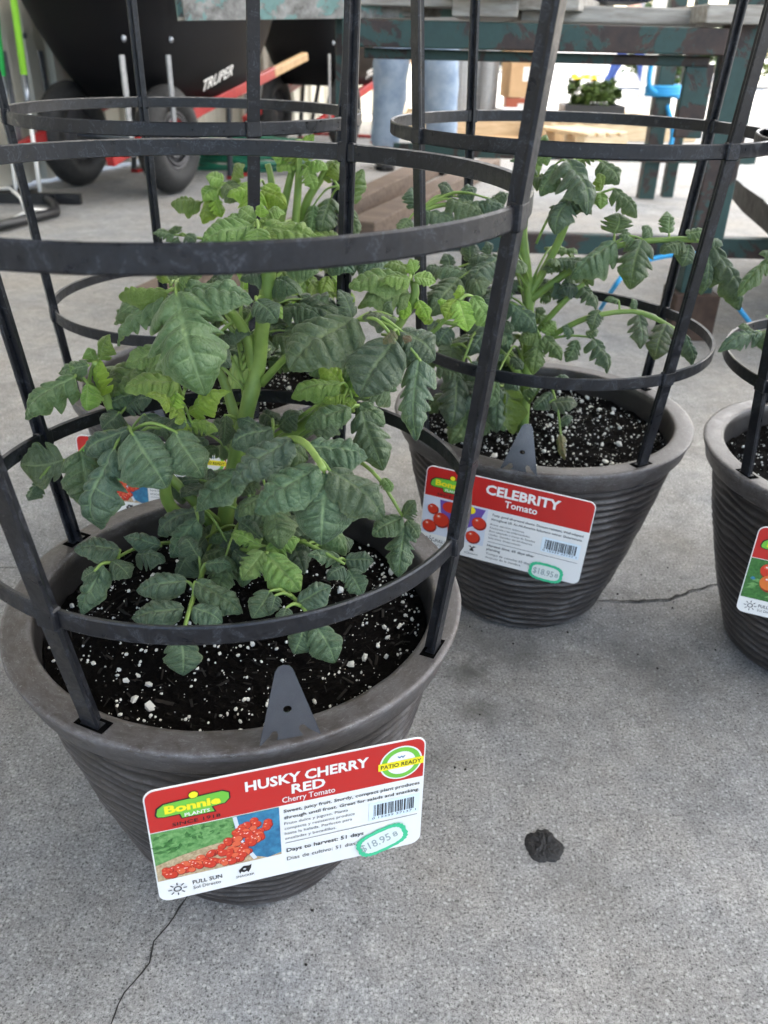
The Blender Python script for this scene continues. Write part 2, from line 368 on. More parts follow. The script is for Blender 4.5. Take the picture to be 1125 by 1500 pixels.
# tar spot
c = at_z(795, 1240); b = MB(); vs = [(0, 0, .003)]; fs = []; n = 72; nr = 14
for ring in range(1, nr+1):
    f = ring/nr
    for k in range(n):
        a = 2*math.pi*k/n; ca, sa = math.cos(a), math.sin(a); q = .0148*f*(1+.22*noise.noise(Vector((ca*1.6, sa*1.6, 4)))+.10*noise.noise(Vector((ca*5, sa*5, 9)))+.05*noise.noise(Vector((ca*14, sa*14, 2))))
        x, y = q*ca, 1.12*q*sa; vs.append((x, y, .0003+.0024*(1-f**3)*(1+.7*noise.noise(Vector((x*170, y*170, 1)))+.5*noise.noise(Vector((x*480, y*480, 5))))))
for k in range(n): fs.append((0, 1+k, 1+(k+1) % n))
for r in range(nr-1):
    for k in range(n): fs.append((1+r*n+k, 1+(r+1)*n+k, 1+(r+1)*n+(k+1) % n, 1+r*n+(k+1) % n))
o = b.add(vs, fs).build('tar_spot', M['tar'], smooth=True, loc=(c.x, c.y, 0)); tag(o, 'small black lump of tar on the bare concrete', 'tar spot')

# ------------------------------------------------------------------ shed: wall, unseen roof that shapes the light, posts
W0 = Vector((-1.526, 3.691, 0)); W1 = Vector((-1.29, 4.465, 0)); wd = (W1-W0).normalized(); wn = Vector((-wd.y, wd.x, 0))
shed = empty('open_shed', W0); tag(shed, 'open-sided shed with a beige corrugated metal wall behind the wheelbarrows', 'building')
b = MB(); sec = []; step = .10; prof = ((0, 0), (.35, 0), (.45, .022), (.90, .022))
s0, s1 = -9.0, 6.2; vs = []; fs = []; s_ = s0
while s_ < s1:
    for (u, dpt) in prof:
        p = wd*(s_+u*step*1.6) - wn*dpt*-1
        vs += [(p.x, p.y, .012), (p.x, p.y, 3.05)]
    s_ += step*1.6
for i in range(len(vs)//2-1): fs.append((2*i, 2*i+2, 2*i+3, 2*i+1))
b.add(vs, fs).build('corrugated_wall', M['wallm'], shed)
x = -2.2
while x < 6.9:                       # unseen roof sheets laid out to steer the light
    vs = []; fs = []; k = 0
    while k*.04 <= 1.0:
        vs += [(k*.04, -3.6-W0.y, .018*math.sin(k*1.57)), (k*.04, 9.9-W0.y, .018*math.sin(k*1.57)+.25)]; k += 1
    for i in range(len(vs)//2-1): fs.append((2*i, 2*i+2, 2*i+3, 2*i+1))
    n_ = len(vs)//2; fr_ = [(vx, min(vy, 3.6-W0.y), vz if vy < 3.0-W0.y else vz-.11) for vx, vy, vz in vs]; rr_ = [(vx, max(vy, 3.58-W0.y), vz+.15 if vy < 1.0-W0.y else vz) for vx, vy, vz in vs]
    MB().add(fr_, fs).build('unseen_roof_sheet', M['diffuser' if x > .8 else 'roofm'], shed, loc=(x-W0.x, 0, 3.12), fix=False)
    MB().add(rr_, fs).build('unseen_roof_sheet', M['diffuser'], shed, loc=(x-W0.x, 0, 3.12), fix=False); x += .96
for (x, y) in ((6.8, -.9), (6.8, 4.0), (6.8, 9.6), (2.6, 9.6)):
    MB().box((0, 0, 1.54), (.12, .12, 3.08)).build('roof_post', M['roofm'], shed, loc=(x-W0.x, y-W0.y, 0))

# ------------------------------------------------------------------ pots
HP, RP = .2238, .155
def pot_mesh():
    prof = []; zt = .2005; n = 150; nz = 190
    def body_r(z):
        t = z/zt; return .0865 + (.141-.0865)*t + .004*math.sin(t*math.pi)
    vs = []; pr = []; fs = []
    prof.append(('b', .0, .0)); prof.append(('b', .072, .0)); prof.append(('b', .082, .0012))
    for i in range(nz+1): prof.append(('r', 0, .004+(zt-.004)*i/nz))
    for (r, z, p) in ((.142, .2012, .35), (.1475, .2022, .45), (.1492, .2045, .5), (.1515, .2145, .55), (.1538, .2195, .9), (.1548, .2222, 1.0), (.1542, .2236, .95), (.1515, .2240, .5), (.146, .2238, .5), (.139, .2238, .62), (.1362, .2234, .8), (.1350, .2220, .5), (.1345, .2150, .1), (.131, .185, .05), (.128, .165, .05)):
        prof.append(('l', r, z, p))
    for e in prof:
        for k in range(n):
            a = 2*math.pi*k/n; ca, sa = math.cos(a), math.sin(a)
            if e[0] == 'r':
                z = e[2]; r = body_r(z)
                wob = noise.noise(Vector((ca*1.6, sa*1.6, z*9)))*1.0 + noise.noise(Vector((ca*5, sa*5, z*34)))*.6
                ph = z/.0092 + wob*.72 + a*1.0/(2*math.pi)
                f = 1-abs(2*(ph-math.floor(ph))-1)
                amp = (.55+.6*noise.noise(Vector((ca*3+5, sa*3, z*45))))
                amp *= min(1, (zt-z)/.012, (z+.002)/.008)
                fade = max(0, min(1, amp+.25))
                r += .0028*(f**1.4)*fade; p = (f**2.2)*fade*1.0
            elif e[0] == 'b': z = e[2]; r = e[1]; p = 0
            else:
                z = e[2]; r = e[1] + .0004*noise.noise(Vector((ca*9, sa*9, z*40))); p = e[3]
            vs.append((r*ca, r*sa, z)); pr.append(p)
    for i in range(len(prof)-1):
        for k in range(n):
            k2 = (k+1) % n; fs.append((i*n+k, i*n+k2, (i+1)*n+k2, (i+1)*n+k))
    b = MB().add(vs, fs); me = b.mesh('pot_body', M['pot'], True)
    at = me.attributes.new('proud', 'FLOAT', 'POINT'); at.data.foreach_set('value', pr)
    return me
POT = pot_mesh()
SOILZ = .199
def soil_h(x, y, seed):
    return SOILZ + .0035*noise.noise(Vector((x*45, y*45, seed))) + .0022*noise.noise(Vector((x*130, y*130, seed+4))) + .0035*noise.noise(Vector((x*14, y*14, seed+9)))
def soil_mesh(seed):
    vs = []; fs = []; nr, n = 44, 120
    for i in range(nr+1):
        r = .1315*i/nr
        for k in range(n):
            a = 2*math.pi*k/n; x, y = r*math.cos(a), r*math.sin(a)
            vs.append((x, y, soil_h(x, y, seed)+.0022*noise.noise(Vector((x*420, y*420, seed)))))
    for i in range(nr):
        for k in range(n):
            k2 = (k+1) % n; fs.append((i*n+k, i*n+k2, (i+1)*n+k2, (i+1)*n+k))
    return MB().add(vs, fs).mesh('soil', M['soil'], False)
def granule(seed):
    bm = bmesh.new(); bmesh.ops.create_icosphere(bm, subdivisions=1, radius=1)
    for v in bm.verts: v.co = Vector((v.co.x*(.7+.09*seed), v.co.y, v.co.z*.8))*(1+.75*noise.noise(v.co*1.9+Vector((seed*3.1, 1, 2)))+.3*noise.noise(v.co*4+Vector((seed, 5, 2))))
    me = bpy.data.meshes.new('perlite_granule'); bm.to_mesh(me); bm.free(); me.materials.append(M['perlite']); return me
GR = [granule(i) for i in range(7)]
def make_pot(x, y, phi, label, seed, big=40, small=900, chips=700):
    root = empty('plant_pot', (x, y, 0), R_(phi)); tag(root, label, 'plant pot', 'ribbed pots on the concrete')
    link('body', POT, root); link('soil', soil_mesh(seed), root)
    for k in range(4):
        a = k*math.pi/2; b = MB(); Mz = Matrix.Rotation(a, 3, 'Z')
        c = Mz @ Vector((RP*.94-.0005, 0, .2232)); b.box(c, (.0095, .020, .0020), Mz); b.build('slot_shade_block', M['hole'], root)  # solid black block in place of a recess, its shade painted on
    r = random.Random(seed*11+3)
    for i in range(big):
        rr = .126*math.sqrt(r.random()); a = r.random()*6.283; px, py = rr*math.cos(a), rr*math.sin(a)
        g = link('perlite_granule', GR[i % 7], root, (px, py, soil_h(px, py, seed)+.0012)); s = .0013+.0024*r.random()**2
        g.scale = (s, s*r.uniform(.7, 1.1), s*.75); g.rotation_euler = (r.random()*6, r.random()*6, r.random()*6)
    b = MB(); ch = MB()
    for i in range(small):
        rr = .1295*math.sqrt(r.random()); a = r.random()*6.283; px, py = rr*math.cos(a), rr*math.sin(a); s = .00030+.00125*r.random()**3.2
        me = GR[i % 7]; q = Matrix.Rotation(r.random()*6, 3, 'X') @ Matrix.Rotation(r.random()*6, 3, 'Z')
        b.add([q @ v.co*s + Vector((px, py, soil_h(px, py, seed)+.0009)) for v in me.vertices], [tuple(p.vertices) for p in me.polygons])
    b.build('perlite', M['perlite'], root, fix=False)['kind'] = 'stuff'
    for i in range(chips):
        rr = .1295*math.sqrt(r.random()); a = r.random()*6.283; px, py = rr*math.cos(a), rr*math.sin(a); s = .0007+.003*r.random()**2
        q = Matrix.Rotation(r.uniform(-.6, .6), 3, 'X') @ Matrix.Rotation(r.uniform(-.6, .6), 3, 'Y') @ Matrix.Rotation(r.random()*6, 3, 'Z')
        ch.box((px, py, soil_h(px, py, seed)+.0005), (s*r.uniform(1, 3.5), s*r.uniform(.15, .6), s*.3), q)
    ch.build('bark_chips', M['chip'], root, fix=False)['kind'] = 'stuff'
    return root
P = {1: (-.0998, .4724, 246.04, .004, -.1045), 2: (.1634, .8138, 210.11, .0063, -.0156), 4: (-.2077, .8995, 210.09, .0295, -.0378), 3: (.4667, .7187, 198.12, 0, 0)}
make_pot(*P[1][:3], 'dark ribbed pot nearest the camera with brushed silver rim', 1, 64, 1100, 800)
make_pot(*P[2][:3], 'dark ribbed pot beside the dark floor crack, in front of the green bench', 2, 90, 1500)
make_pot(*P[3][:3], 'dark ribbed pot cut off by the edge of the picture', 3, 40, 900, 400)
make_pot(*P[4][:3], 'dark ribbed pot half hidden behind the nearest tomato plant', 4, 30, 900, 400)

r = random.Random(77); b = MB()
for i in range(260):
    n_ = r.choice((1, 1, 2, 2, 3)); a = r.random()*6.283; rr = .095+abs(r.gauss(0, .10)); x, y = P[n_][0]+rr*math.cos(a), P[n_][1]+rr*math.sin(a); s_ = .0003+.0011*r.random()**3
    q = Matrix.Rotation(r.random()*6, 3, 'X') @ Matrix.Rotation(r.random()*6, 3, 'Z'); me = GR[i % 7]
    b.add([q @ v.co*s_ + Vector((x, y, s_*.5)) for v in me.vertices], [tuple(p_.vertices) for p_ in me.polygons])
o = b.build('soil_crumbs', M['chip'], None, fix=False); tag(o, 'specks of dark soil spilled on the concrete round the pots', 'soil', kind='stuff')
# ------------------------------------------------------------------ cages
def make_cage(x, y, phi, tx, ty, label):
    root = empty('tomato_cage', (x, y, 0)); tag(root, label, 'plant cage', 'black cages standing in the pots')
    def off(z): return Vector((tx, ty, 0))*max(0, z-HP)
    lev = [(RP*.94, HP-.022), (RP*.94+.0005, HP), (.1543, .3103), (.1683, .4927), (.181, .675)]
    for (r, z) in lev[2:]:
        pts = []; fr = []; n = 96
        for k in range(n):
            a = 2*math.pi*k/n; e = Vector((math.cos(a), math.sin(a), 0))
            pts.append(e*(r-.0014)+Vector((0, 0, z))+off(z)); fr.append((e, Vector((0, 0, 1))))
        sec = [(-.0014, -.0048), (.0008, -.0055), (.0015, -.0045), (.0015, .0045), (.0008, .0055), (-.0014, .0048)]
        MB().sweep(pts, fr, sec, True).build('ring', M['cage'], root, False)
    for k in range(4):
        a = R_(phi)+k*math.pi/2; e = Vector((math.cos(a), math.sin(a), 0)); t = Vector((-math.sin(a), math.cos(a), 0))
        pts = [e*r+Vector((0, 0, z))+off(z) for r, z in lev]
        top = pts[-1]+(pts[-1]-pts[-2])*.12; pts.append(top)
        sec = [(.0022, -.0052), (.0022, .0052), (.0004, .0056), (-.0008, .0050), (-.0008, .0017), (-.0058, .0014), (-.0058, -.0014), (-.0008, -.0017), (-.0008, -.0050), (.0004, -.0056)]
        st = MB().sweep(pts, [(e, t)]*len(pts), sec).build('stake', M['cage'], root)
        for (r, z) in lev[2:]:
            jb = MB(); c = e*(r-.0004)+Vector((0, 0, z))+off(z)
            jb.box(c, (.0068, .0128, .0125), Matrix.Rotation(a, 3, 'Z'))
            bevel(jb.build('joint', M['cage'], st), .001, 1)
        ft = MB().box(e*(RP*.94)+Vector((0, 0, HP-.001)), (.0060, .0125, .0035), Matrix.Rotation(a, 3, 'Z')).build('foot', M['cage'], st)
    return root
make_cage(*P[1], 'black cage rising from the nearest pot, its upper hoop closest to the camera')
make_cage(*P[2], 'black cage in the pot beside the floor crack, in front of the green bench')
make_cage(*P[3], 'black cage of the pot cut off by the picture edge')
make_cage(*P[4], 'black cage behind the nearest plant, in front of the wheelbarrows')

# ------------------------------------------------------------------ tomato plants
def leaflet_mesh(seed, bow, lobe, taper, curl, pucker, nl=1):
    """ovate leaflet: nl deep sinuses a side near the base, wrinkled tissue between arching side veins"""
    r = random.Random(seed); NV = 6; nu, nv = 54, 9; vs = []; uv = []; fs = []
    asym = r.uniform(-.08, .08); tw = r.uniform(-.4, .4); side = r.uniform(-.08, .08)
    warp = [r.uniform(-.25, .25) for _ in range(4)]; amp = [[r.uniform(.35, 1.25) for _ in range(NV+2)] for _ in range(2)]
    sin_ = [[((1.15, 2.3, 3.3)[k]/NV+r.uniform(-.035, .035), lobe*(1, .7, .45)[k]*r.uniform(.7, 1.1)) for k in range(nl)]+[(r.uniform(.45, .85), r.uniform(.04, .10)) for _ in range(2)] for _ in range(2)]
    for i in range(nu+1):
        u = i/nu
        base = math.sin(math.pi*min(1, (u*.93+.07))**taper)**.62 if u < 1 else 0
        base *= 1 - .18*max(0, u-.6)/.4
        for j in range(-nv, nv+1):
            t = abs(j)/nv; sgn = 1 if j >= 0 else -1; v = j/nv; sd = 0 if sgn > 0 else 1
            uu = u + .03*math.sin(u*7+warp[sd]*9)*math.sin(math.pi*u) + .02*sgn*math.sin(math.pi*u); ph = uu*NV; cell = int(min(max(ph, 0), NV))
            notch = 0
            for (c_, dp) in sin_[sd]:
                dd = (u-c_); notch = max(notch, dp*math.exp(-(abs(dd)/(.040 if dd < 0 else .055))**1.6))
            wob = 1+.07*noise.noise(Vector((u*7+seed, sgn*3, 0)))+.04*noise.noise(Vector((u*19+seed, sgn*7, 4)))
            wdt = .5*base*(1+asym*sgn)*(1+(wob-1)*t)*(1-notch*t**1.6)
            x = u*.95 + .25*(t**1.2)*wdt*2*(1-u)**.75 - .09*t*base*max(0, 1-u*8)
            y = v*wdt + side*math.sin(u*math.pi)
            z = 1.3*pucker*amp[sd][cell]*(abs(math.sin(math.pi*ph))**.6)*math.sqrt(max(0, 4*t*(1-t)))*base
            z += pucker*.55*abs(noise.noise(Vector((x*8, y*8, seed*2))))*min(1, 3*t)
            z += .26*t*wdt - curl*(t**2)*wdt*(1+.5*noise.noise(Vector((u*3, sgn*2, seed))))
            z += bow*(4*u*(1-u))*.5 - bow*.25*math.sin(u*math.pi*2)*.6
            z += tw*v*wdt*(u-.3)
            z += .06*noise.noise(Vector((u*3.3, v*1.8, seed)))*(.3+t) + .03*noise.noise(Vector((u*9, v*5, seed+3)))*t
            vs.append((min(x, 1.0), y, z)); uv.append((uu, .5+v*.5))
    m = 2*nv+1
    for i in range(nu):
        for j in range(m-1): fs.append((i*m+j, (i+1)*m+j, (i+1)*m+j+1, i*m+j+1))
    me = MB().add(vs, fs).mesh('leaflet', M['leaf'], True)
    l = me.uv_layers.new(name='UVMap')
    for lp in me.loops: l.data[lp.index].uv = uv[lp.vertex_index]
    return me
#                  seed bow  lobe taper curl pucker
LF = [leaflet_mesh(1, .22, .25, .66, .55, .070), leaflet_mesh(2, .34, .55, .64, .65, .060, 2), leaflet_mesh(3, .18, .12, .74, .55, .085),
      leaflet_mesh(4, .42, .62, .62, .70, .060, 2), leaflet_mesh(5, .26, .40, .70, 1.0, .075), leaflet_mesh(6, .10, .60, .64, .35, .055, 3),
      leaflet_mesh(7, .36, .20, .78, .85, .085), leaflet_mesh(8, .22, .68, .60, .60, .055, 3), leaflet_mesh(9, .30, .50, .70, .7, .075), leaflet_mesh(10, .30, .30, .72, .6, .08), leaflet_mesh(11, .2, .6, .66, .9, .07, 2),
      leaflet_mesh(12, .45, .45, .68, .9, .07), leaflet_mesh(13, .12, .35, .70, .3, .08, 2), leaflet_mesh(14, .30, .58, .64, .75, .065, 2), leaflet_mesh(15, .24, .22, .75, 1.1, .085)]
HINT = Vector((0, -.42, .9)).normalized()
def put_leaflet(parent, A, B, width, young=0.0, var=None, roll=0.0, dry=0.0, flip=False, hint=None, grey=0.0):
    """one leaflet between base point A and tip B; width in metres"""
    X = B-A; L = X.length; X = X/L; h = (hint or HINT)
    Z = h - X*h.dot(X)
    if Z.length < .15: Z = Vector((0, -1, .1)) - X*Vector((0, -1, .1)).dot(X)
    Z.normalize(); Y = Z.cross(X)
    if roll: Rm = Matrix.Rotation(roll, 3, X); Z = Rm @ Z; Y = Rm @ Y
    if flip: Z = -Z; Y = -Y
    if var is None: var = rnd.randrange(len(LF))
    o = link('leaflet', LF[var], parent)
    o.matrix_local = Matrix(((X.x*L, Y.x*width, Z.x*L*.9, A.x), (X.y*L, Y.y*width, Z.y*L*.9, A.y), (X.z*L, Y.z*width, Z.z*L*.9, A.z), (0, 0, 0, 1)))
    o.color = (max(0, min(1, young)), dry, grey, 1)
    return o
class Plant:
    def __init__(s, n, label):
        s.c = Vector((P[n][0], P[n][1], 0)); s.root = empty('tomato_plant', (s.c.x, s.c.y, SOILZ)); tag(s.root, label, 'tomato plant', 'tomato plants in the pots')
        s.o = Vector((s.c.x, s.c.y, SOILZ)); s.seed = n; s.r = random.Random(n*31)
    def pt(s, x, y, d):
        """pixel + offset towards the camera from the plant's axis (or a height when d > .19) -> local point"""
        w_ = at_z(x, y, d) if d > .19 else at_y(x, y, s.c.y-d)
        return w_ - s.o
    def tube(s, name, pts, r0, r1, parent=None, hairs=0, n=10):
        pp = []; q = [Vector(p) for p in pts]
        for i in range(len(q)-1):           # Catmull-Rom
            a, b_, c_, d_ = q[max(i-1, 0)], q[i], q[i+1], q[min(i+2, len(q)-1)]
            for k in range(5):
                t = k/5; pp.append(.5*((2*b_)+(c_-a)*t+(2*a-5*b_+4*c_-d_)*t*t+(3*b_-a-3*c_+d_)*t**3))
        pp.append(q[-1]); m = len(pp); rad = [r0+(r1-r0)*i/(m-1) for i in range(m)]
        rad = [x_*(1+.08*noise.noise(p*90)) for x_, p in zip(rad, pp)]
        b = MB().tube(pp, rad, n)
        for i in range(hairs):
            k = s.r.randrange(m-1); p = pp[k].lerp(pp[k+1], s.r.random()); dv = Vector((s.r.gauss(0, 1), s.r.gauss(0, 1), s.r.gauss(0, 1))); t = (pp[k+1]-pp[k]).normalized(); dv = (dv-t*dv.dot(t)).normalized()
            a0 = p+dv*rad[k]*.9; e = a0+dv*s.r.uniform(.001, .0024); sd = t*.00014; b.add([a0-sd, a0+sd, e], [(0, 1, 2)])
        return b.build(name, M['stem'], parent or s.root, True, fix=False)
    def leaf(s, stalk, lfs, r0=.0016, r1=.0010, young=0.0, rich=True):
        """stalk: [(x, y, d)...]; lfs: (bx, by, tx, ty, wpx, dbase, dtip[, young[, var[, roll[, dry]]]])"""
        pts = [s.pt(*q) for q in stalk]
        st = s.tube('leaf', pts, r0, r1, hairs=40 if rich else 0, n=7)
        for e in lfs:
            bx, by, tx, ty, wp, d0, d1 = e[:7]; y_ = e[7] if len(e) > 7 else young
            A, B = s.pt(bx, by, d0), s.pt(tx, ty, d1)
            segs = [pts[i].lerp(pts[i+1], k/8) for i in range(len(pts)-1) for k in range(9)]; near = min(segs, key=lambda p_: (p_-A).length)
            if (near-A).length > .006:      # its own little stalk
                md_ = near.lerp(A, .5)+Vector((0, 0, min(.012, (near-A).length*.18))); s.tube('leaf_stalk', [near, md_, A, A.lerp(B, .06)], min(r0, .0013), .0007, st, n=6)
            wm = wp*depth((A+B)*.5+s.o)/F_PX*s.wf
            put_leaflet(st, A, B, wm, y_+s.r.uniform(-.06, .06), (e[8] if s.wf > 1 else s.kinds[e[8] % len(s.kinds)]) if len(e) > 8 else s.r.choice(s.kinds), e[9] if len(e) > 9 else s.r.uniform(-.3, .3), e[10] if len(e) > 10 else 0, grey=min(1, max(0, s.grey+s.r.uniform(-.15, .3))))
        return st
    def auto(s, A, B, size, young=0.0, pairs=2, sag=.25, r0=.0014):
        """a whole compound leaf from A to B (local points)"""
        D = B-A; L = D.length; mid = A.lerp(B, .5)+Vector((0, 0, L*sag)); q = [A, A.lerp(mid, .55)+Vector((0, 0, L*sag*.2)), mid, mid.lerp(B, .55)+Vector((0, 0, L*sag*.12)), B]
        st = s.tube('leaf', q, r0, r0*.55, n=6)
        T = (q[4]-q[3]).normalized(); up = Vector((0, 0, 1)); sd = T.cross(up)
        sd = sd.normalized() if sd.length > .05 else Vector((1, 0, 0))
        r = s.r; tipd = (T+Vector((0, 0, -.5))).normalized()
        put_leaflet(st, B, B+tipd*size, size*r.uniform(.55, .75), young+r.uniform(-.1, .1), s.r.choice(s.kinds), roll=r.uniform(-.3, .3), grey=s.grey)
        for i in range(pairs):
            f = (.62, .86, .4)[i]; p = q[2].lerp(q[3], .0) if f < .5 else (q[2].lerp(q[4], (f-.5)*2))
            sz = size*(.62+.22*(f > .7))
            for sg in (-1, 1):
                dv = (sd*sg+T*.45+Vector((0, 0, -.28+r.uniform(-.25, .2)))).normalized()
                put_leaflet(st, p+dv*.004, p+dv*(sz*r.uniform(.85, 1.1)), sz*r.uniform(.5, .72), young+r.uniform(-.12, .12), s.r.choice(s.kinds), roll=r.uniform(-.35, .35), grey=s.grey)
        return st
    def fill(s, n, r0, r1, z0, z1, size, dirs=None, young=(0, .2)):
        r = s.r
        for i in range(n):
            a = r.uniform(*(dirs or (0, 6.283))); zz = r.uniform(z0, z1)
            A = Vector((0, 0, max(.02, zz-.03)))+s.axis; e = Vector((math.cos(a), math.sin(a), 0))
            B = A+e*r.uniform(r0, r1)+Vector((0, 0, r.uniform(0, .05)))
            s.auto(A, B, size*r.uniform(.75, 1.2), r.uniform(*young), 2)
    axis = Vector((-.02, .05, 0)); grey = .42; wf = 1.06; kinds = tuple(range(15))

# ---- the nearest plant
p1 = Plant(1, 'dark green cherry tomato plant in the pot nearest the camera'); T = p1.tube; q = p1.pt
D0 = -.075
T('stem', [q(323, 830, .192), q(328, 775, D0), q(342, 690, D0+.005), q(362, 600, D0+.005), q(377, 540, D0), q(383, 490, D0), q(390, 430, D0), q(396, 380, D0), q(396, 335, D0)], .0068, .0042, hairs=900)
T('branch', [q(374, 545, D0), q(362, 495, D0), q(345, 465, D0+.005), q(320, 440, D0+.015)], .0046, .0028, hairs=100)
T('branch', [q(352, 640, D0), q(338, 590, D0-.008), q(322, 545, D0-.012), q(300, 520, D0-.012)], .0042, .0026, hairs=80)
T('branch', [q(320, 800, D0), q(252, 745, D0+.015), q(240, 700, D0+.03), q(225, 660, D0+.035)], .0052, .0036, hairs=80)
T('branch', [q(322, 790, D0), q(285, 735, D0), q(240, 690, D0+.0), q(170, 610, D0+.005), q(148, 560, D0+.005), q(140, 530, D0+.01)], .0044, .0026, hairs=80)
T('branch', [q(340, 700, D0), q(420, 640, D0), q(520, 560, D0+.01), q(600, 450, D0+.012), q(606, 412, D0+.012)], .0045, .0026, hairs=60)
L = p1.leaf
# upper left: the great hanging leaf
L([(345, 465, D0+.005), (300, 430, D0+.03), (262, 424, D0+.045)], [
    (258, 428, 304, 588, 118, .0, .03, .08, 3, .1), (264, 424, 378, 446, 62, -.01, .0, .05, 2, -.1), (250, 418, 232, 402, 26, -.01, .0, .45), (262, 416, 292, 402, 26, -.01, 0, .3),
    (246, 428, 170, 436, 26, -.03, -.035, .45, 4), (240, 432, 172, 512, 46, -.03, -.03, .05), (300, 425, 345, 398, 42, -.05, -.05, .05)], .0024)
L([(345, 470, D0), (330, 480, D0+.0), (300, 510, D0)], [(235, 512, 182, 538, 40, -.03, -.02, .3), (300, 508, 340, 540, 36, -.05, -.03, 0), (322, 500, 372, 490, 30, -.08, -.07, 0)])
L([(300, 520, D0-.01), (275, 560, D0+.01), (262, 600, D0+.02)], [
    (262, 560, 178, 574, 58, -.03, -.01, .55, 2), (270, 612, 212, 575, 48, -.02, -.0, .8, 5), (276, 604, 342, 572, 34, -.03, -.02, .85, 8), (268, 560, 255, 535, 22, -.04, -.03, .8), (272, 618, 262, 652, 26, -.02, -.01, .7),
    (280, 618, 322, 632, 24, -.02, -.02, .6), (258, 575, 250, 605, 28, -.02, -.01, .9)])
L([(390, 440, D0), (382, 435, D0+.01), (375, 438, D0+.015)], [(375, 440, 408, 474, 42, -.05, -.04, 0), (388, 400, 350, 410, 40, -.08, -.07, 0), (396, 410, 440, 432, 40, -.08, -.06, .05), (400, 395, 455, 405, 34, -.10, -.1, .3)])
# left shoot
L([(150, 580, D0+.005), (130, 560, D0+.012), (112, 555, D0+.016)], [
    (110, 552, 34, 618, 50, -.05, -.035, .12, 1), (128, 562, 128, 604, 32, -.05, -.04, .6), (130, 535, 84, 548, 34, -.06, -.06, .15), (146, 526, 162, 488, 32, -.07, -.07, .45), (150, 580, 148, 524, 26, -.065, -.065, .95),
    (140, 530, 128, 508, 22, -.07, -.07, .4), (155, 560, 185, 548, 30, -.08, -.09, .1), (125, 550, 100, 532, 28, -.06, -.06, .25), (160, 590, 205, 585, 34, -.07, -.08, .05)])
L([(225, 660, D0+.035), (205, 640, D0+.05), (188, 634, D0+.06)], [
    (168, 656, 148, 782, 74, .0, .015, .0, 3), (193, 634, 247, 720, 84, .005, .02, 0, 2), (256, 632, 300, 704, 66, -.005, .01, 0, 8), (190, 628, 122, 668, 44, -.01, -.005, .05), (118, 660, 128, 750, 62, -.02, -.005, 0, 0), (235, 628, 285, 622, 44, -.02, -.02, .05)], .0030)
L([(200, 690, D0+.02), (140, 670, D0+.03), (95, 674, D0+.035)], [(93, 674, 26, 682, 66, -.035, -.025, 0, 8, 2.4), (60, 700, 40, 735, 22, -.03, -.03, 0), (175, 604, 148, 630, 46, -.06, -.05, 0), (210, 608, 250, 640, 46, -.06, -.05, 0), (185, 596, 225, 585, 36, -.07, -.07, 0)])
# middle: the broad five-part leaf leaning to the camera
L([(345, 700, D0), (400, 655, D0+.06), (440, 645, .045), (475, 688, .075)], [
    (432, 644, 336, 714, 64, .035, .05, .0, 2, .15), (470, 685, 371, 756, 74, .06, .075, .0, 2, .1), (452, 654, 543, 672, 64, .03, .025, .0, 2, -.1), (482, 688, 564, 764, 68, .06, .07, .0, 0, -.1), (475, 692, 471, 804, 86, .06, .075, .0, 6, 0)], .0030, .0018)
L([(360, 640, D0), (380, 630, D0), (400, 628, D0+.01)], [(400, 628, 336, 656, 48, -.03, -.02, 0), (352, 690, 284, 754, 62, -.02, .0, 0, 0), (330, 608, 328, 656, 24, -.06, -.05, 0), (400, 640, 345, 612, 40, -.05, -.05, 0), (408, 625, 440, 605, 36, -.06, -.06, 0)])
L([(420, 650, D0), (480, 615, D0+.03), (525, 594, D0+.04)], [(515, 598, 444, 630, 46, -.03, -.02, .1), (530, 602, 563, 694, 58, -.03, -.01, .03, 1), (525, 592, 566, 624, 36, -.04, -.03, .12), (490, 610, 470, 650, 40, -.03, -.01, .0), (505, 590, 480, 570, 34, -.05, -.05, .25)])
L([(480, 650, D0+.02), (545, 690, D0+.06), (590, 757, .0)], [(590, 758, 543, 786, 38, .0, .01, 0), (593, 766, 583, 850, 44, .0, .015, 0, 3), (590, 756, 610, 732, 34, .0, .0, 0), (596, 762, 614, 790, 26, .0, .005, 0), (562, 700, 574, 722, 20, -.01, -.0, .25)])
# right: two broad leaves and the long hanging one
L([(383, 562, D0), (420, 522, D0+.02), (470, 480, D0+.035), (525, 468, D0+.05)], [
    (522, 468, 418, 546, 112, -.025, .005, .0, 2, .1), (516, 466, 494, 422, 32, -.03, -.04, .03), (578, 498, 523, 586, 84, .0, .02, .0, 2), (586, 484, 640, 530, 70, -.01, -.005, .0, 4), (614, 526, 610, 652, 54, .0, .02, .0, 7), (582, 468, 528, 464, 30, -.02, -.02, .05, 4, .2, .15), (560, 462, 575, 440, 26, -.03, -.03, .05)], .0030)
L([(560, 490, D0+.04), (578, 492, D0+.07), (584, 490, D0+.08)], [(578, 484, 560, 505, 22, .012, .014, 0, 4, .4, .35), (590, 492, 604, 500, 16, .01, .012, 0, 4, 0, .5)], .001, .0006)
L([(606, 430, D0+.01), (604, 418, D0+.012), (602, 410, D0+.012)], [
    (602, 410, 506, 422, 52, -.06, -.05, .35, 2), (600, 408, 553, 420, 30, -.05, -.045, .45), (606, 406, 640, 414, 36, -.06, -.06, .45), (600, 430, 520, 452, 46, -.06, -.05, .3), (606, 400, 600, 378, 24, -.06, -.06, .5), (600, 395, 560, 390, 30, -.07, -.07, .35), (612, 440, 628, 470, 24, -.06, -.05, .9), (596, 440, 590, 470, 22, -.06, -.05, .9)])
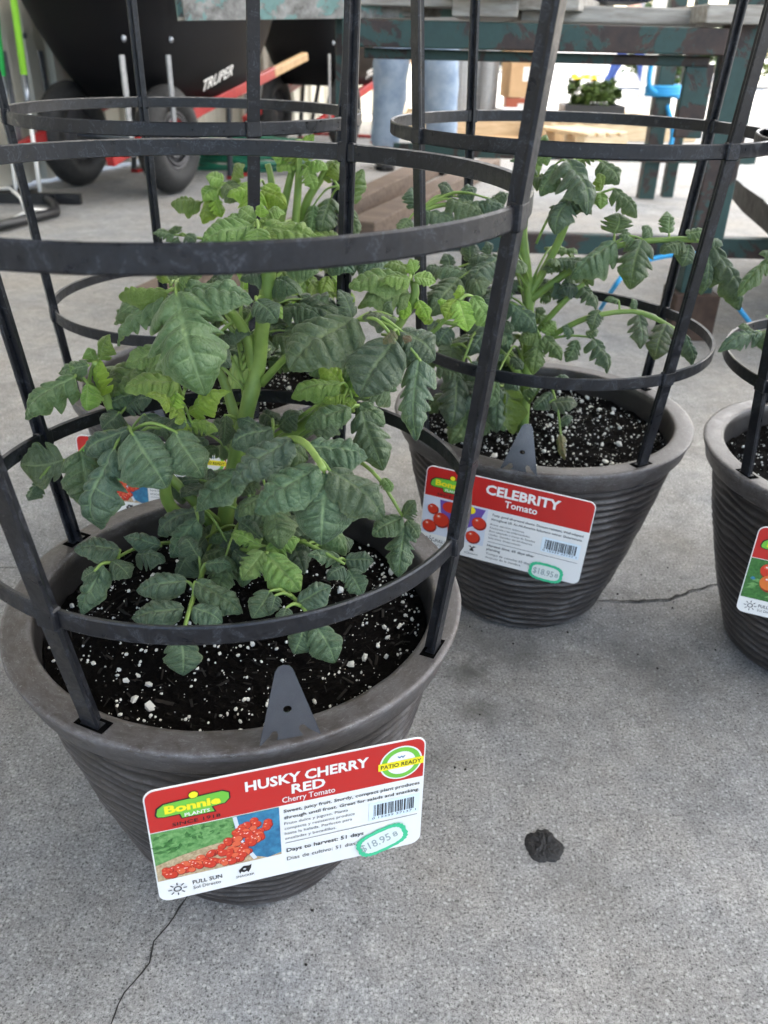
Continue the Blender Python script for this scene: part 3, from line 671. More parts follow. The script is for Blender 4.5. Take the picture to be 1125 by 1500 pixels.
L([(560, 520, D0+.01), (630, 490, D0+.015), (672, 440, D0+.02)], [
    (672, 440, 686, 488, 40, -.055, -.045, .7, 5), (668, 438, 652, 470, 28, -.055, -.05, .75), (692, 434, 724, 484, 36, -.06, -.05, .35, 2), (676, 438, 672, 416, 20, -.06, -.06, .8), (660, 445, 640, 440, 22, -.06, -.06, .85), (635, 470, 610, 462, 24, -.06, -.06, .9)], .0022)
L([(400, 640, D0), (470, 590, D0+.01), (510, 572, D0+.015)], [(500, 562, 423, 584, 38, -.05, -.04, .45), (508, 575, 466, 536, 44, -.06, -.06, .9), (520, 580, 546, 530, 40, -.06, -.06, .8), (515, 582, 500, 610, 30, -.05, -.04, .8), (505, 578, 470, 590, 26, -.05, -.04, .8), (540, 575, 560, 555, 30, -.05, -.05, .6)])
# low leaves over the soil
L([(316, 768, D0+.01), (303, 820, D0+.05), (280, 885, .05), (268, 930, .075)], [
    (275, 852, 197, 868, 46, .03, .035, .0, 2), (286, 852, 359, 902, 46, .035, .05, .02, 2), (270, 892, 190, 908, 44, .055, .06, .0, 2), (282, 890, 328, 914, 40, .055, .06, 0, 0), (266, 938, 268, 992, 54, .08, .09, .0, 0), (292, 818, 264, 784, 34, .0, -.01, 0), (300, 826, 342, 830, 26, .01, .01, 0)], .0026)
L([(300, 790, D0), (210, 800, D0+.04), (160, 824, .0)], [
    (176, 806, 105, 806, 46, -.01, .0, 0, 2), (152, 828, 118, 906, 44, .005, .02, 0, 0), (164, 822, 192, 848, 36, .0, .01, 0), (236, 800, 178, 786, 32, -.03, -.03, 0), (200, 812, 244, 824, 34, -.02, -.01, 0), (140, 835, 118, 850, 24, .01, .01, 0)])
L([(330, 800, D0), (360, 806, D0+.06), (392, 810, .02)], [
    (392, 812, 442, 870, 54, .02, .04, .35, 2), (390, 806, 442, 788, 34, .01, .0, .45), (386, 808, 352, 852, 42, .02, .035, .35, 5), (382, 800, 336, 782, 26, .01, .0, .45), (384, 790, 348, 764, 32, -.01, -.02, .05), (392, 800, 400, 770, 30, -.01, -.02, .1)])
L([(345, 800, D0), (400, 850, .02), (440, 885, .05), (455, 912, .06)], [
    (396, 866, 368, 908, 40, .045, .06, 0, 0), (404, 872, 396, 900, 24, .05, .06, 0), (436, 884, 488, 858, 42, .05, .045, 0, 2), (446, 918, 430, 960, 42, .065, .075, 0), (462, 916, 492, 974, 50, .065, .08, .0, 0), (420, 890, 412, 915, 26, .06, .07, 0)])
L([(350, 790, D0), (430, 790, D0+.06), (505, 826, .01)], [
    (500, 822, 448, 812, 32, .0, .01, 0), (505, 820, 550, 822, 38, .0, .0, 0, 2), (504, 830, 478, 850, 28, .01, .02, 0), (510, 834, 532, 874, 36, .01, .02, 0), (470, 800, 500, 770, 36, -.02, -.03, 0), (450, 795, 420, 765, 36, -.02, -.03, 0), (480, 805, 520, 792, 30, -.02, -.03, 0)])
L([(330, 770, D0), (300, 745, D0+.02), (285, 745, D0+.03)], [(300, 745, 228, 786, 46, -.04, -.03, 0), (290, 760, 250, 820, 42, -.02, -.01, 0), (330, 790, 352, 835, 36, -.03, -.02, 0), (345, 745, 400, 770, 42, -.05, -.04, 0)])
# crown above the upper hoop's front
L([(396, 350, D0), (385, 335, D0+.01), (376, 330, D0+.015)], [(372, 332, 292, 356, 58, -.05, -.04, .35, 2), (382, 332, 474, 356, 50, -.05, -.05, .45, 2), (374, 322, 350, 304, 40, -.06, -.06, .4), (382, 322, 420, 312, 40, -.07, -.07, .45), (378, 334, 374, 372, 44, -.04, -.03, .35), (390, 330, 402, 366, 40, -.05, -.04, .5), (380, 318, 384, 298, 22, -.06, -.06, .6), (372, 328, 328, 322, 36, -.06, -.06, .3)])
L([(396, 380, D0), (340, 385, D0+.02), (300, 395, D0+.03)], [(300, 394, 236, 412, 44, -.04, -.04, .25), (330, 388, 300, 372, 40, -.05, -.05, .2), (420, 384, 470, 400, 44, -.06, -.06, .2), (440, 380, 480, 372, 40, -.07, -.07, .25)])
p1.axis = p1.pt(360, 600, D0); p1.axis.z = .0
p1.fill(20, .03, .10, .05, .22, .046, (.2, 2.9), (0, .2))
p1.fill(8, .03, .08, .03, .11, .038, (2.6, 6.4), (0, .1))

# ---- the plant with the celebrity tag
p2 = Plant(2, 'pale green tomato plant leaning towards the green bench'); T = p2.tube; q = p2.pt; L = p2.leaf; p2.grey = .8; p2.wf = .97; p2.kinds = (1, 3, 4, 7, 8, 10, 11, 13)
T('stem', [q(765, 640, .192), q(770, 560, 0), q(775, 470, 0), q(772, 400, 0), q(766, 340, 0), q(772, 290, 0), q(790, 240, 0)], .0060, .0034, hairs=120)
T('branch', [q(776, 430, 0), q(800, 390, 0), q(828, 330, .005), q(836, 280, .01), q(842, 240, .01)], .0044, .0026, hairs=60)
T('branch', [q(776, 440, 0), q(830, 400, .01), q(872, 376, .02), (q(905, 360, .02)), q(960, 352, .025), q(1040, 352, .03)], .0040, .0022, hairs=60)
T('branch', [q(775, 500, 0), q(800, 470, .01), q(838, 430, .02), q(856, 415, .02)], .0034, .0022, hairs=60)
T('branch', [q(775, 520, 0), q(815, 488, .01), q(870, 463, .03), q(940, 458, .035), q(1000, 490, .04)], .0034, .0018, hairs=60)
T('branch', [q(770, 560, 0), q(720, 500, .02), q(690, 480, .025), q(640, 470, .02)], .0036, .0022, hairs=40)
T('branch', [q(768, 380, 0), q(720, 330, -.01), q(660, 300, -.02), q(612, 312, -.02)], .0034, .0018, hairs=40)
L([(836, 260, .01), (838, 240, .012), (832, 236, .015)], [(830, 234, 862, 320, 66, .02, .05, .08, 1), (838, 286, 812, 348, 50, .03, .05, .05, 1), (880, 236, 908, 272, 40, .01, .02, .12, 2), (815, 240, 790, 290, 40, .01, .02, .05), (845, 232, 880, 225, 30, 0, 0, .2), (800, 260, 770, 262, 34, 0, 0, .15)])
L([(842, 290, .01), (862, 288, .015), (900, 276, .02)], [(880, 282, 880, 308, 28, .02, .03, .5), (880, 280, 876, 252, 24, .02, .02, .5), (898, 276, 934, 322, 30, .02, .03, .15, 7), (875, 284, 860, 300, 18, .02, .02, .4)])
L([(872, 376, .02), (890, 362, .025), (902, 355, .03)], [(902, 354, 832, 410, 48, .03, .045, .05, 2), (900, 342, 906, 310, 50, .02, .015, .08), (940, 350, 922, 428, 56, .03, .045, .05, 0), (930, 352, 905, 345, 24, .03, .03, .1)])
L([(960, 352, .025), (1000, 348, .03), (1040, 356, .03)], [(980, 342, 976, 308, 34, .02, .01, .1), (1000, 354, 966, 374, 40, .03, .04, .05), (1004, 342, 1034, 342, 28, .03, .03, .15), (1010, 358, 998, 392, 34, .03, .04, .0), (1044, 360, 1084, 460, 42, .03, .05, .05, 7), (1038, 362, 1026, 436, 32, .03, .04, .0), (955, 350, 940, 330, 30, .02, .02, .15), (1042, 350, 1060, 360, 24, .03, .03, .1)])
L([(870, 463, .03), (930, 458, .035), (995, 486, .04)], [(878, 454, 866, 486, 28, .03, .04, .1), (936, 460, 938, 514, 34, .035, .05, .0, 1, 0, .12), (976, 474, 958, 530, 44, .04, .05, .0, 0, 0, .12), (1004, 490, 1014, 538, 22, .04, .05, 0), (906, 440, 884, 440, 14, .03, .03, .1), (930, 456, 925, 436, 16, .03, .03, .1)])
L([(838, 430, .02), (850, 420, .02), (858, 414, .02)], [(852, 420, 874, 456, 34, .02, .03, .05), (848, 420, 815, 428, 30, .02, .02, .05), (854, 414, 872, 404, 24, .02, .02, .15), (840, 428, 832, 402, 28, .015, .01, .1), (830, 440, 812, 412, 30, .01, .01, .0)])
L([(790, 500, .01), (830, 492, .02), (868, 494, .03)], [(868, 496, 890, 550, 36, .03, .045, .05, 1), (858, 490, 878, 484, 26, .03, .03, .1), (846, 498, 828, 532, 26, .03, .04, .1), (840, 490, 822, 478, 26, .02, .02, .05)])
L([(775, 540, 0), (785, 510, .02), (792, 494, .03)], [(790, 496, 780, 552, 36, .03, .045, .3, 1), (796, 492, 824, 530, 30, .03, .04, .3), (788, 490, 758, 500, 30, .03, .03, .3), (795, 488, 815, 470, 24, .03, .02, .35), (785, 486, 770, 468, 28, .02, .02, .2), (745, 442, 788, 490, 40, .02, .03, .0, 2), (735, 430, 760, 410, 30, .0, 0, .0)])
L([(700, 480, .025), (690, 500, .05), (672, 545, .06)], [(670, 552, 660, 632, 50, .06, .08, .0, 1), (662, 506, 652, 544, 52, .04, .05, .0, 8, 2.6), (640, 536, 684, 562, 30, .05, .06, .05), (690, 530, 710, 560, 34, .05, .06, .05), (700, 470, 716, 520, 42, .03, .04, .05, 2), (728, 468, 746, 520, 32, .03, .04, .1, 2), (640, 470, 620, 500, 34, .02, .03, .0), (660, 480, 640, 510, 34, .02, .03, .0)])
L([(755, 570, .01), (740, 565, .04), (733, 566, .06)], [(730, 568, 727, 638, 32, .07, .085, .05, 0), (742, 568, 752, 640, 42, .06, .075, .35, 2, 2.9), (765, 580, 790, 570, 30, .02, .02, .1), (750, 590, 730, 560, 30, .03, .03, 0)])
L([(775, 590, .01), (800, 560, .03), (815, 590, .05), (822, 640, .07)], [(800, 562, 838, 556, 32, .03, .03, .0), (805, 590, 848, 592, 36, .05, .05, .0, 0, 0, .1), (818, 620, 840, 610, 24, .06, .06, .0), (820, 636, 828, 676, 16, .07, .085, .1, 3, .6, .5), (808, 575, 780, 600, 28, .04, .05, 0)])
L([(612, 312, -.02), (608, 306, -.02), (604, 300, -.02)], [(612, 306, 602, 272, 34, -.02, -.03, .0), (618, 310, 678, 340, 36, -.02, .0, .05, 2), (656, 292, 712, 326, 46, -.02, .0, .05, 2), (664, 286, 640, 270, 30, -.03, -.03, .05), (670, 288, 700, 276, 34, -.03, -.03, .0), (714, 290, 738, 320, 36, -.02, -.01, .05), (720, 292, 748, 285, 30, -.03, -.03, 0), (600, 320, 585, 345, 26, -.02, -.01, .1), (690, 300, 745, 312, 34, -.02, -.01, .05)])
L([(768, 400, 0), (720, 380, .0), (660, 395, .01)], [(652, 396, 620, 396, 30, .01, .01, .05), (660, 400, 650, 370, 30, .01, 0, .05), (690, 384, 690, 350, 30, 0, -.01, .0), (700, 384, 720, 410, 34, .0, .01, 0), (715, 376, 712, 352, 26, 0, 0, 0), (672, 396, 690, 425, 36, .01, .02, 0), (735, 385, 745, 360, 30, 0, 0, .05)])
L([(780, 260, 0), (776, 240, .0), (772, 230, .0)], [(774, 232, 756, 214, 28, 0, 0, .2), (778, 230, 802, 196, 28, 0, -.01, .25), (776, 240, 745, 236, 30, 0, 0, .15), (784, 236, 812, 226, 26, 0, 0, .2), (780, 245, 765, 270, 30, .01, .02, .1)])
p2.axis = p2.pt(772, 480, 0); p2.axis.z = 0
p2.fill(14, .03, .08, .05, .16, .036, (1.2, 3.6), (0, .15)); p2.fill(10, .03, .10, .04, .20, .040, (2.6, 4.6), (0, .15)); p2.fill(5, .02, .06, .10, .24, .034, (-1.2, 1.2), (.05, .3))

# ---- the half hidden plant behind
p4 = Plant(4, 'bright green tomato plant behind the nearest one, below the wheelbarrows'); T = p4.tube; q = p4.pt; L = p4.leaf
for pts in ([(330, 600, .192), (372, 430, 0), (398, 330, 0), (398, 270, 0), (392, 240, 0)], [(335, 600, .192), (395, 400, .01), (412, 320, .01), (424, 265, .01), (432, 235, .01)], [(340, 600, .192), (420, 400, .015), (432, 330, .015), (437, 270, .015), (438, 228, .015)], [(340, 600, .192), (430, 380, 0), (448, 300, 0), (470, 262, 0), (480, 240, 0)]):
    T('stem', [q(*e) for e in pts], .0058, .0030, hairs=40)
L([(398, 280, 0), (360, 270, .01), (330, 268, .02)], [(330, 268, 362, 296, 44, .02, .03, .2, 2), (328, 264, 300, 258, 34, .02, .02, .45), (322, 272, 296, 296, 34, .02, .03, .55), (310, 285, 296, 330, 30, .02, .03, .6), (296, 296, 248, 300, 24, .02, .03, .35), (340, 262, 360, 240, 34, .01, .01, .3), (315, 292, 325, 320, 24, .03, .03, .7)])
L([(300, 350, .0), (270, 345, .02), (255, 344, .03)], [(256, 345, 222, 342, 24, .03, .03, .05), (260, 342, 256, 330, 20, .03, .03, .1), (272, 344, 288, 356, 26, .03, .03, .05), (262, 348, 250, 362, 24, .03, .03, .05)])
L([(480, 250, 0), (500, 280, .01), (510, 300, .02)], [(510, 300, 534, 246, 28, .02, .01, .15), (512, 305, 524, 352, 26, .02, .03, .15), (485, 290, 470, 350, 42, .0, .02, .1), (470, 260, 500, 235, 34, 0, 0, .35), (460, 300, 455, 345, 34, .01, .02, .15)])
L([(440, 245, .015), (440, 236, .015), (440, 230, .015)], [(440, 236, 412, 216, 34, .01, .01, .55), (442, 232, 474, 214, 36, .01, .01, .55), (436, 230, 440, 202, 30, .01, 0, .6), (445, 240, 482, 250, 34, .01, .02, .5), (430, 240, 405, 252, 34, .01, .02, .55), (440, 228, 462, 196, 28, 0, 0, .55), (450, 245, 462, 280, 30, .02, .03, .45), (425, 236, 395, 228, 28, .01, .01, .5)])
p4.axis = p4.pt(400, 420, 0); p4.axis.z = 0
p4.fill(16, .04, .09, .08, .24, .040, None, (.3, .85))

# ---- the plant cut off by the picture edge
p3 = Plant(3, 'tomato plant in the pot cut off by the picture edge, two leaves showing'); T = p3.tube; q = p3.pt; L = p3.leaf; p3.grey = .7; p3.wf = .97; p3.kinds = (1, 3, 4, 7, 8, 10, 11, 13)
T('stem', [Vector((.0, .0, .0)), Vector((.004, 0, .10)), Vector((0, .005, .2)), Vector((-.005, 0, .30))], .006, .0035)
L([(1250, 470, 0), (1160, 475, .01), (1115, 488, .015)], [(1116, 488, 1048, 518, 30, .015, .03, .05, 1), (1105, 486, 1080, 478, 20, .015, .015, .1), (1125, 485, 1120, 520, 34, .015, .03, .1), (1135, 480, 1120, 462, 30, .01, .01, .2), (1150, 480, 1165, 515, 36, .01, .03, .1)])
L([(1250, 390, 0), (1170, 360, .01), (1135, 370, .02)], [(1130, 376, 1078, 438, 26, .02, .03, .2, 4), (1140, 370, 1110, 372, 24, .02, .02, .15), (1150, 368, 1150, 400, 30, .02, .03, .1)])
p3.axis = Vector((0, 0, 0)); p3.fill(9, .05, .10, .08, .26, .042, (-1.4, 1.8), (0, .2))

# ------------------------------------------------------------------ tags
from mathutils.geometry import tessellate_polygon
_tc = {}
def text_mesh(s, bold=0.0, shear=0.0):
    k = (s, bold, shear)
    if k in _tc: return _tc[k]
    cu = bpy.data.curves.new('t', 'FONT'); cu.body = s; cu.offset = bold; cu.shear = shear; cu.resolution_u = 2; cu.size = 1
    ob = bpy.data.objects.new('t', cu); COL.objects.link(ob)
    me = bpy.data.meshes.new_from_object(ob.evaluated_get(bpy.context.evaluated_depsgraph_get()))
    vs = [v.co.copy() for v in me.vertices]; fs = [tuple(p.vertices) for p in me.polygons]
    bpy.data.objects.remove(ob); bpy.data.curves.remove(cu); bpy.data.meshes.remove(me)
    _tc[k] = (vs, fs); return vs, fs
def rrect(x0, y0, x1, y1, r, n=6):
    out = []
    for (cx, cy, a0) in ((x1-r, y0+r, -90), (x1-r, y1-r, 0), (x0+r, y1-r, 90), (x0+r, y0+r, 180)):
        for i in range(n+1):
            a = R_(a0+90*i/n); out.append((cx+r*math.cos(a), cy+r*math.sin(a)))
    return out
def ellipse(cx, cy, rx, ry, n=28, rot=0):
    out = []
    for i in range(n):
        a = 2*math.pi*i/n; x, y = rx*math.cos(a), ry*math.sin(a); out.append((cx+x*math.cos(rot)-y*math.sin(rot), cy+x*math.sin(rot)+y*math.cos(rot)))
    return out
class Sheet:
    """flat print: millimetres from the card's top left corner, y down; lift in 0.1 mm"""
    def __init__(s, W, mats): s.W = W; s.b = MB(); s.mats = mats
    def p(s, x, y, l): return ((x-s.W/2)*.001, -l*.00008-.0004, -y*.001)
    def poly(s, pts, m, l, holes=()):
        loops = [[Vector((x, y, 0)) for x, y in pts]]+[[Vector((x, y, 0)) for x, y in h] for h in holes]
        flat = [v for lp in loops for v in lp]
        s.b.add([s.p(v.x, v.y, l) for v in flat], tessellate_polygon(loops), s.mats.index(m)); return s
    def text(s, t, x, y, h, m, l, align='L', width=None, bold=0.0, rot=0.0, shear=0.0):
        """y: baseline; h: capital height in mm"""
        vs, fs = text_mesh(t, bold, shear); H = text_mesh('H', bold)[0]; ch = max(v.y for v in H)-min(v.y for v in H)
        sc = h/ch; x0 = min(v.x for v in vs); x1 = max(v.x for v in vs); sx = sc if width is None else width/(x1-x0)
        wd_ = (x1-x0)*sx; ox = {'L': 0, 'C': -wd_/2, 'R': -wd_}[align]; out = []
        for v in vs:
            a, b_ = (v.x-x0)*sx+ox, -v.y*sc; out.append(s.p(x+a*math.cos(rot)-b_*math.sin(rot), y+a*math.sin(rot)+b_*math.cos(rot), l))
        s.b.add(out, fs, s.mats.index(m)); return s
    def build(s, name, parent): return s.b.build(name, [M[k] for k in s.mats], parent, fix=False)
def logo(s, x, y, k=1.0, since=True):
    s.poly([(x+a*k, y+b_*k) for a, b_ in ((-21, 3), (-20, -2), (-16, -5), (-7, -5.6), (8, -6.2), (17, -6.6), (21, -4), (21, 1), (18, 4.4), (11, 5.2), (12.5, 9.5), (-7, 9.5), (-8, 6), (-16, 6.2), (-20, 5.2))], 'black', 3)
    s.poly([(x+a*k, y+b_*k) for a, b_ in ((-20, 2.7), (-19, -1.4), (-15.6, -4.2), (-7, -4.8), (8, -5.4), (16.6, -5.8), (20.2, -3.6), (20.2, .7), (17.6, 3.7), (10, 4.5), (11.4, 8.7), (-6.4, 8.7), (-7.4, 5.2), (-16, 5.4), (-19.4, 4.6))], 'lgreen', 4)
    s.poly(ellipse(x+1*k, y-7.4*k, 3*k, 3*k), 'black', 4); s.poly(ellipse(x+1*k, y-7.4*k, 2.5*k, 2.5*k), 'yellow', 5)
    s.text('Bonnie', x, y+3.0*k, 6.4*k, 'yellow', 6, 'C', 31*k, .045); s.text('PLANTS', x+2*k, y+8.0*k, 2.7*k, 'white', 6, 'C', 14*k, .02)
    if since: s.text('SINCE 1918', x+1*k, y+14.2*k, 2.7*k, 'black', 3, 'C', 27*k, .012)
def barcode(s, x, y, wd_, h):
    r = random.Random(4); s.poly([(x-3, y-2), (x+wd_+3, y-2), (x+wd_+3, y+h+3.5), (x-3, y+h+3.5)], 'bar', 2); c = x
    while c < x+wd_:
        t = r.choice((.35, .35, .7, 1.0)); s.poly([(c, y), (c+t, y), (c+t, y+h), (c, y+h)], 'black', 4); c += t+r.choice((.35, .45, .8))
    s.text('0 15339 37137 1', x-1, y+h+2.3, 1.6, 'black', 4, 'L', wd_+2)
def sticker(root, W, cx, cy, rot, wd_=30, ht=19):
    s = Sheet(W, ['mint', 'sticker', 'pricei'])
    def wavy(a, b_, amp, n=44):
        out = []
        for i in range(n):
            t = 2*math.pi*i/n; ex = abs(math.cos(t))**.62*math.copysign(1, math.cos(t)); ey = abs(math.sin(t))**.62*math.copysign(1, math.sin(t)); k = 1+amp*(i % 2)
            x, y = ex*a*k, ey*b_*k; out.append((cx+x*math.cos(rot)-y*math.sin(rot), cy+x*math.sin(rot)+y*math.cos(rot)))
        return out
    s.poly(wavy(wd_/2, ht/2, .05), 'mint', 9); s.poly(wavy(wd_/2-2.7, ht/2-2.5, .03), 'sticker', 10.5)
    k = wd_/30; dx, dy = math.cos(rot), math.sin(rot)
    s.text('$18.95', cx-11.5*k*dx-3*k*-dy*1, cy-11.5*k*dy+3*k*dx, 6.2*k, 'pricei', 12, 'L', 18.5*k, .01, rot)
    s.text('8', cx+8.2*k*dx-2.6*k*-dy, cy+8.2*k*dy+2.2*k*dx, 4.2*k, 'pricei', 12, 'L', 3.0*k, .01, rot)
    return s.build('price_sticker', root)
def sun_icon(s, x, y, r):
    s.poly(ellipse(x, y, r*.45, r*.45, 16), 'grey', 3, [list(reversed(ellipse(x, y, r*.3, r*.3, 16)))])
    for i in range(8):
        a = i*math.pi/4; dx, dy = math.cos(a), math.sin(a); nx, ny = -dy*r*.07, dx*r*.07
        s.poly([(x+dx*r*.6+nx, y+dy*r*.6+ny), (x+dx*r+nx, y+dy*r+ny), (x+dx*r-nx, y+dy*r-ny), (x+dx*r*.6-nx, y+dy*r*.6-ny)], 'grey', 3)
def clip_part(root, dx, dy, tilt, roll):
    """the card's silvery back tongue, folded up over the rim"""
    out = [(-14.5, 0), (-13.8, 3), (-4.2, 44), (-2.6, 46.6), (0, 47.5), (2.6, 46.6), (4.2, 44), (14.5, 2.5), (15, 0), (9.2, 5.4), (7.4, 8.4), (5.4, 8.6), (4.6, 6.4), (5.6, 3.2), (6.5, 1.6), (-6.2, 1.6), (-5.0, 4.8), (-6.2, 7.6), (-8.2, 7.2), (-9.6, 4.6), (-13.6, 0)]
    hole = [(2.1*math.cos(a*.5236), 20+2.1*math.sin(a*.5236)) for a in range(12)]
    lo = [[Vector((x, y, 0)) for x, y in out], [Vector((x, y, 0)) for x, y in hole]]
    b = MB().add([(v.x*.001, 0, v.y*.001) for l_ in lo for v in l_], tessellate_polygon(lo))
    o = b.build('tongue', M['clip'], root); o.location = (dx, dy, 0.0062); o.scale = (1.15, 1, .96); o.rotation_euler = (tilt, roll, 0)
    md = o.modifiers.new('thick', 'SOLIDIFY'); md.thickness = .0006
    return o
TW, TH_ = 155, 88
def make_tag(loc, yaw, pitch, roll, label, kind, price=None, clip=(-.0, .012, 0, 0)):
    root = empty('plant_tag', loc); root.rotation_mode = 'XYZ'
    root.matrix_world = Matrix.Translation(loc) @ Matrix.Rotation(R_(yaw), 4, 'Z') @ Matrix.Rotation(R_(pitch), 4, 'X') @ Matrix.Rotation(R_(roll), 4, 'Y')
    tag(root, label, 'plant tag', 'printed tags hanging on the pots')
    card = MB(); out = rrect(0, 0, TW, TH_, 6.5); n = len(out)
    # a notch in the upper edge hooks below the rim
    out = [q_ for q_ in out]
    f = [((x-TW/2)*.001, -.0003, -y*.001) for x, y in out]; bk = [(x, .0003, z) for x, _, z in f]
    card.add(f+bk, [tuple(range(n)), tuple(range(2*n-1, n-1, -1))]+[(i, n+i, n+(i+1) % n, (i+1) % n) for i in range(n)])
    card.build('card', M['white'], root)
    h = Sheet(TW, ['red']); hd = [(x, min(y, 32)) for x, y in rrect(.8, .8, TW-.8, TH_-.8, 5.8)]; hh = [p_ for i, p_ in enumerate(hd) if i == 0 or p_ != hd[i-1]]
    hh = [(x, y) for x, y in hh if y < 32] ; hh = [p_ for p_ in rrect(.8, .8, TW-.8, 60, 5.8) if p_[1] < 30]
    right = [p_ for p_ in hh if p_[0] > TW/2]; left = [p_ for p_ in hh if p_[0] < TW/2]
    h.poly(right+[(TW-.8, 31), (.8, 31)]+left, 'red', 1); h.build('header', root)
    s = Sheet(TW, ['white', 'black', 'grey', 'lgreen', 'yellow', 'red', 'bar', 'blue']); pc = Sheet(TW, ['dgreen', 'mgreen', 'basket', 'blue', 'tom', 'tom2', 'orange', 'purple', 'pale', 'white', 'yellow', 'tomd'])
    logo(s, 24.5, 15.5, .95); r = random.Random(kind)
    def blob(x, y, rr, m=None, l=6):
        pc.poly(ellipse(x+rr*.12, y+rr*.16, rr, rr*.97, 14), 'tomd', l); pc.poly(ellipse(x, y, rr*.93, rr*.9, 14), m or r.choice(('tom', 'tom', 'tom', 'tom2')), l+.01); pc.poly(ellipse(x-rr*.3, y-rr*.35, rr*.34, rr*.26, 8), 'tom2', l+.02); pc.poly(ellipse(x-rr*.3, y-rr*.38, rr*.14, rr*.10, 6), 'white', l+1.2) if rr > 2.6 else None
    if kind == 1:
        x0, y0, x1, y1 = .8, 31.6, 70, 70
        pc.poly([(x0, y0), (x1, y0), (x1, y1), (x0, y1)], 'mgreen', 1)
        for i in range(70):
            cx, cy, a = r.uniform(3, 48), r.uniform(33, 48), r.random()*3; lx, ly = 4*math.cos(a), 2.6*math.sin(a)
            pc.poly([(cx-lx, cy-ly), (cx+ly*.5, cy-lx*.35), (cx+lx, min(cy+ly, 52)), (cx-ly*.5, cy+lx*.35)], r.choice(('dgreen', 'dgreen', 'mgreen', 'mgreen')), 2+.02*i)
        pc.poly([(x0, 57), (14, 53), (30, 50), (48, 48), (70, 49), (70, 70), (x0, 70)], 'basket', 4)
        pc.poly([(46, 31.6), (70, 31.6), (70, 68), (62, 70), (54, 66), (48, 52), (45, 40)], 'blue', 4.4); pc.poly([(44.4, 31.6), (46.6, 31.6), (49, 52), (56, 68), (54, 69), (47, 54)], 'pale', 4.8)
        cand = []
        while len(cand) < 105:
            cx, cy = r.uniform(5, 64), r.uniform(34, 66.8)
            lo = 62-.20*cx if cx < 34 else 55.2-1.0*(cx-34)
            if cy > max(lo, 37) and cy < (67 if cx < 46 else 67-1.0*(cx-46)): cand.append((cx, cy))
        for i, (cx, cy) in enumerate(sorted(cand, key=lambda p_: p_[1])): blob(cx, cy, r.uniform(2.0, 3.0), None, 5+.03*i)
        s.text('HUSKY CHERRY', 87, 14.2, 7.4, 'white', 4, 'C', 69, .03); s.text('RED', 87, 22.8, 7.2, 'white', 4, 'C', 19, .03); s.text('Cherry Tomato', 87, 28.8, 4.2, 'white', 4, 'C', 30, .008)
        s.poly(ellipse(140.5, 16.5, 12.6, 12.6, 36), 'white', 3); s.poly(ellipse(140.5, 16.5, 11.6, 11.6, 36), 'lgreen', 4); s.poly(ellipse(140.5, 16.5, 8.6, 8.6, 30), 'white', 5)
        s.poly([(127, 14.5), (154, 14.5), (154, 20), (127, 20)], 'yellow', 6.5); s.text('PATIO READY', 140.5, 18.8, 3.0, 'black', 8, 'C', 24, .012); s.text('w', 140.5, 12.6, 2.4, 'blue', 7, 'C', 5, .02)
        s.text('Sweet, juicy fruit. Sturdy, compact plant produces', 72.5, 37.0, 2.5, 'black', 3, 'L', 80, .014); s.text('through until frost. Great for salads and snacking.', 72.5, 42.2, 2.5, 'black', 3, 'L', 80, .014)
        for i, t in enumerate(('Fruto dulce y jugoso. Planta', 'compacta y resistente produce', 'hasta la helada. Perfecto para', 'ensaladas y bocadillos.')): s.text(t, 72.5, 46.8+4.1*i, 2.1, 'grey', 3, 'L', (37, 41, 39.5, 30)[i])
        s.poly([(72.5, 61.6), (152, 61.6), (152, 62), (72.5, 62)], 'grey', 3); s.text('Days to harvest: 51 days', 73, 69.6, 3.1, 'black', 3, 'L', 46, .016); s.text('Dias de cultivo: 51 dias', 73, 76.8, 2.9, 'black', 3, 'L', 41)
        barcode(s, 125, 46.5, 25, 9.5)
        s.text('FULL SUN', 19, 78.6, 3.1, 'black', 3, 'L', 16.5, .014); s.text('Sol Directo', 19, 82.8, 2.5, 'black', 3, 'L', 15.5)
        s.poly([(45, 76), (48, 73), (51, 73.6), (52.5, 72.6), (52, 76), (50.4, 79), (49.6, 77.6), (48, 78.4), (46.4, 77.4), (45.6, 79)], 'black', 3, [list(ellipse(48.4, 75.8, .9, .9, 8))]); s.text('SNACKER', 43.2, 82.2, 1.7, 'black', 3, 'L', 10.5)
    elif kind == 2:
        x0, y0, x1, y1 = .8, 31.6, 62, 72
        pc.poly([(x0, y0), (x1, y0), (x1, y1), (x0, y1)], 'pale', 1); pc.poly([(16, 33), (60, 33), (54, 50), (44, 57), (26, 56), (18, 46)], 'purple', 3)
        pc.poly(ellipse(27, 39, 8, 6), 'tom', 4.2); pc.poly(ellipse(46, 36.5, 4.6, 4), 'yellow', 4.2); pc.poly(ellipse(39, 43, 7, 6), 'purple', 4.8)
        for (cx, cy, rr) in ((10, 44, 5.5), (19, 54, 8.2), (8, 63, 7), (34, 61, 8.4), (51, 64, 7), (57, 48, 7)): blob(min(cx, 62-rr), min(cy, 71.5-rr), rr, 'tom', 6+cy*.02)
        s.text('CELEBRITY', 91, 15.5, 10, 'white', 4, 'C', 68, .035); s.text('Tomato', 91, 25.2, 7, 'white', 4, 'C', 30, .022)
        s.text('Tasty, good all-around choice. Disease-resistant. Well adapted', 66, 37, 2.3, 'black', 3, 'L', 84, .012); s.text('throughout US. An All-America Selections winner. Determinate.', 66, 41.6, 2.3, 'black', 3, 'L', 84, .012)
        for i, t in enumerate(('Buena eleccion deliciosa.', 'Resistente a las enfermedades.', 'Bien adaptado a traves de Estados', 'Unidos. Ganador del All-America', 'Selections. Determinado.')): s.text(t, 66, 47+3.7*i, 1.95, 'grey', 3, 'L', (32, 38, 43, 41, 31)[i])
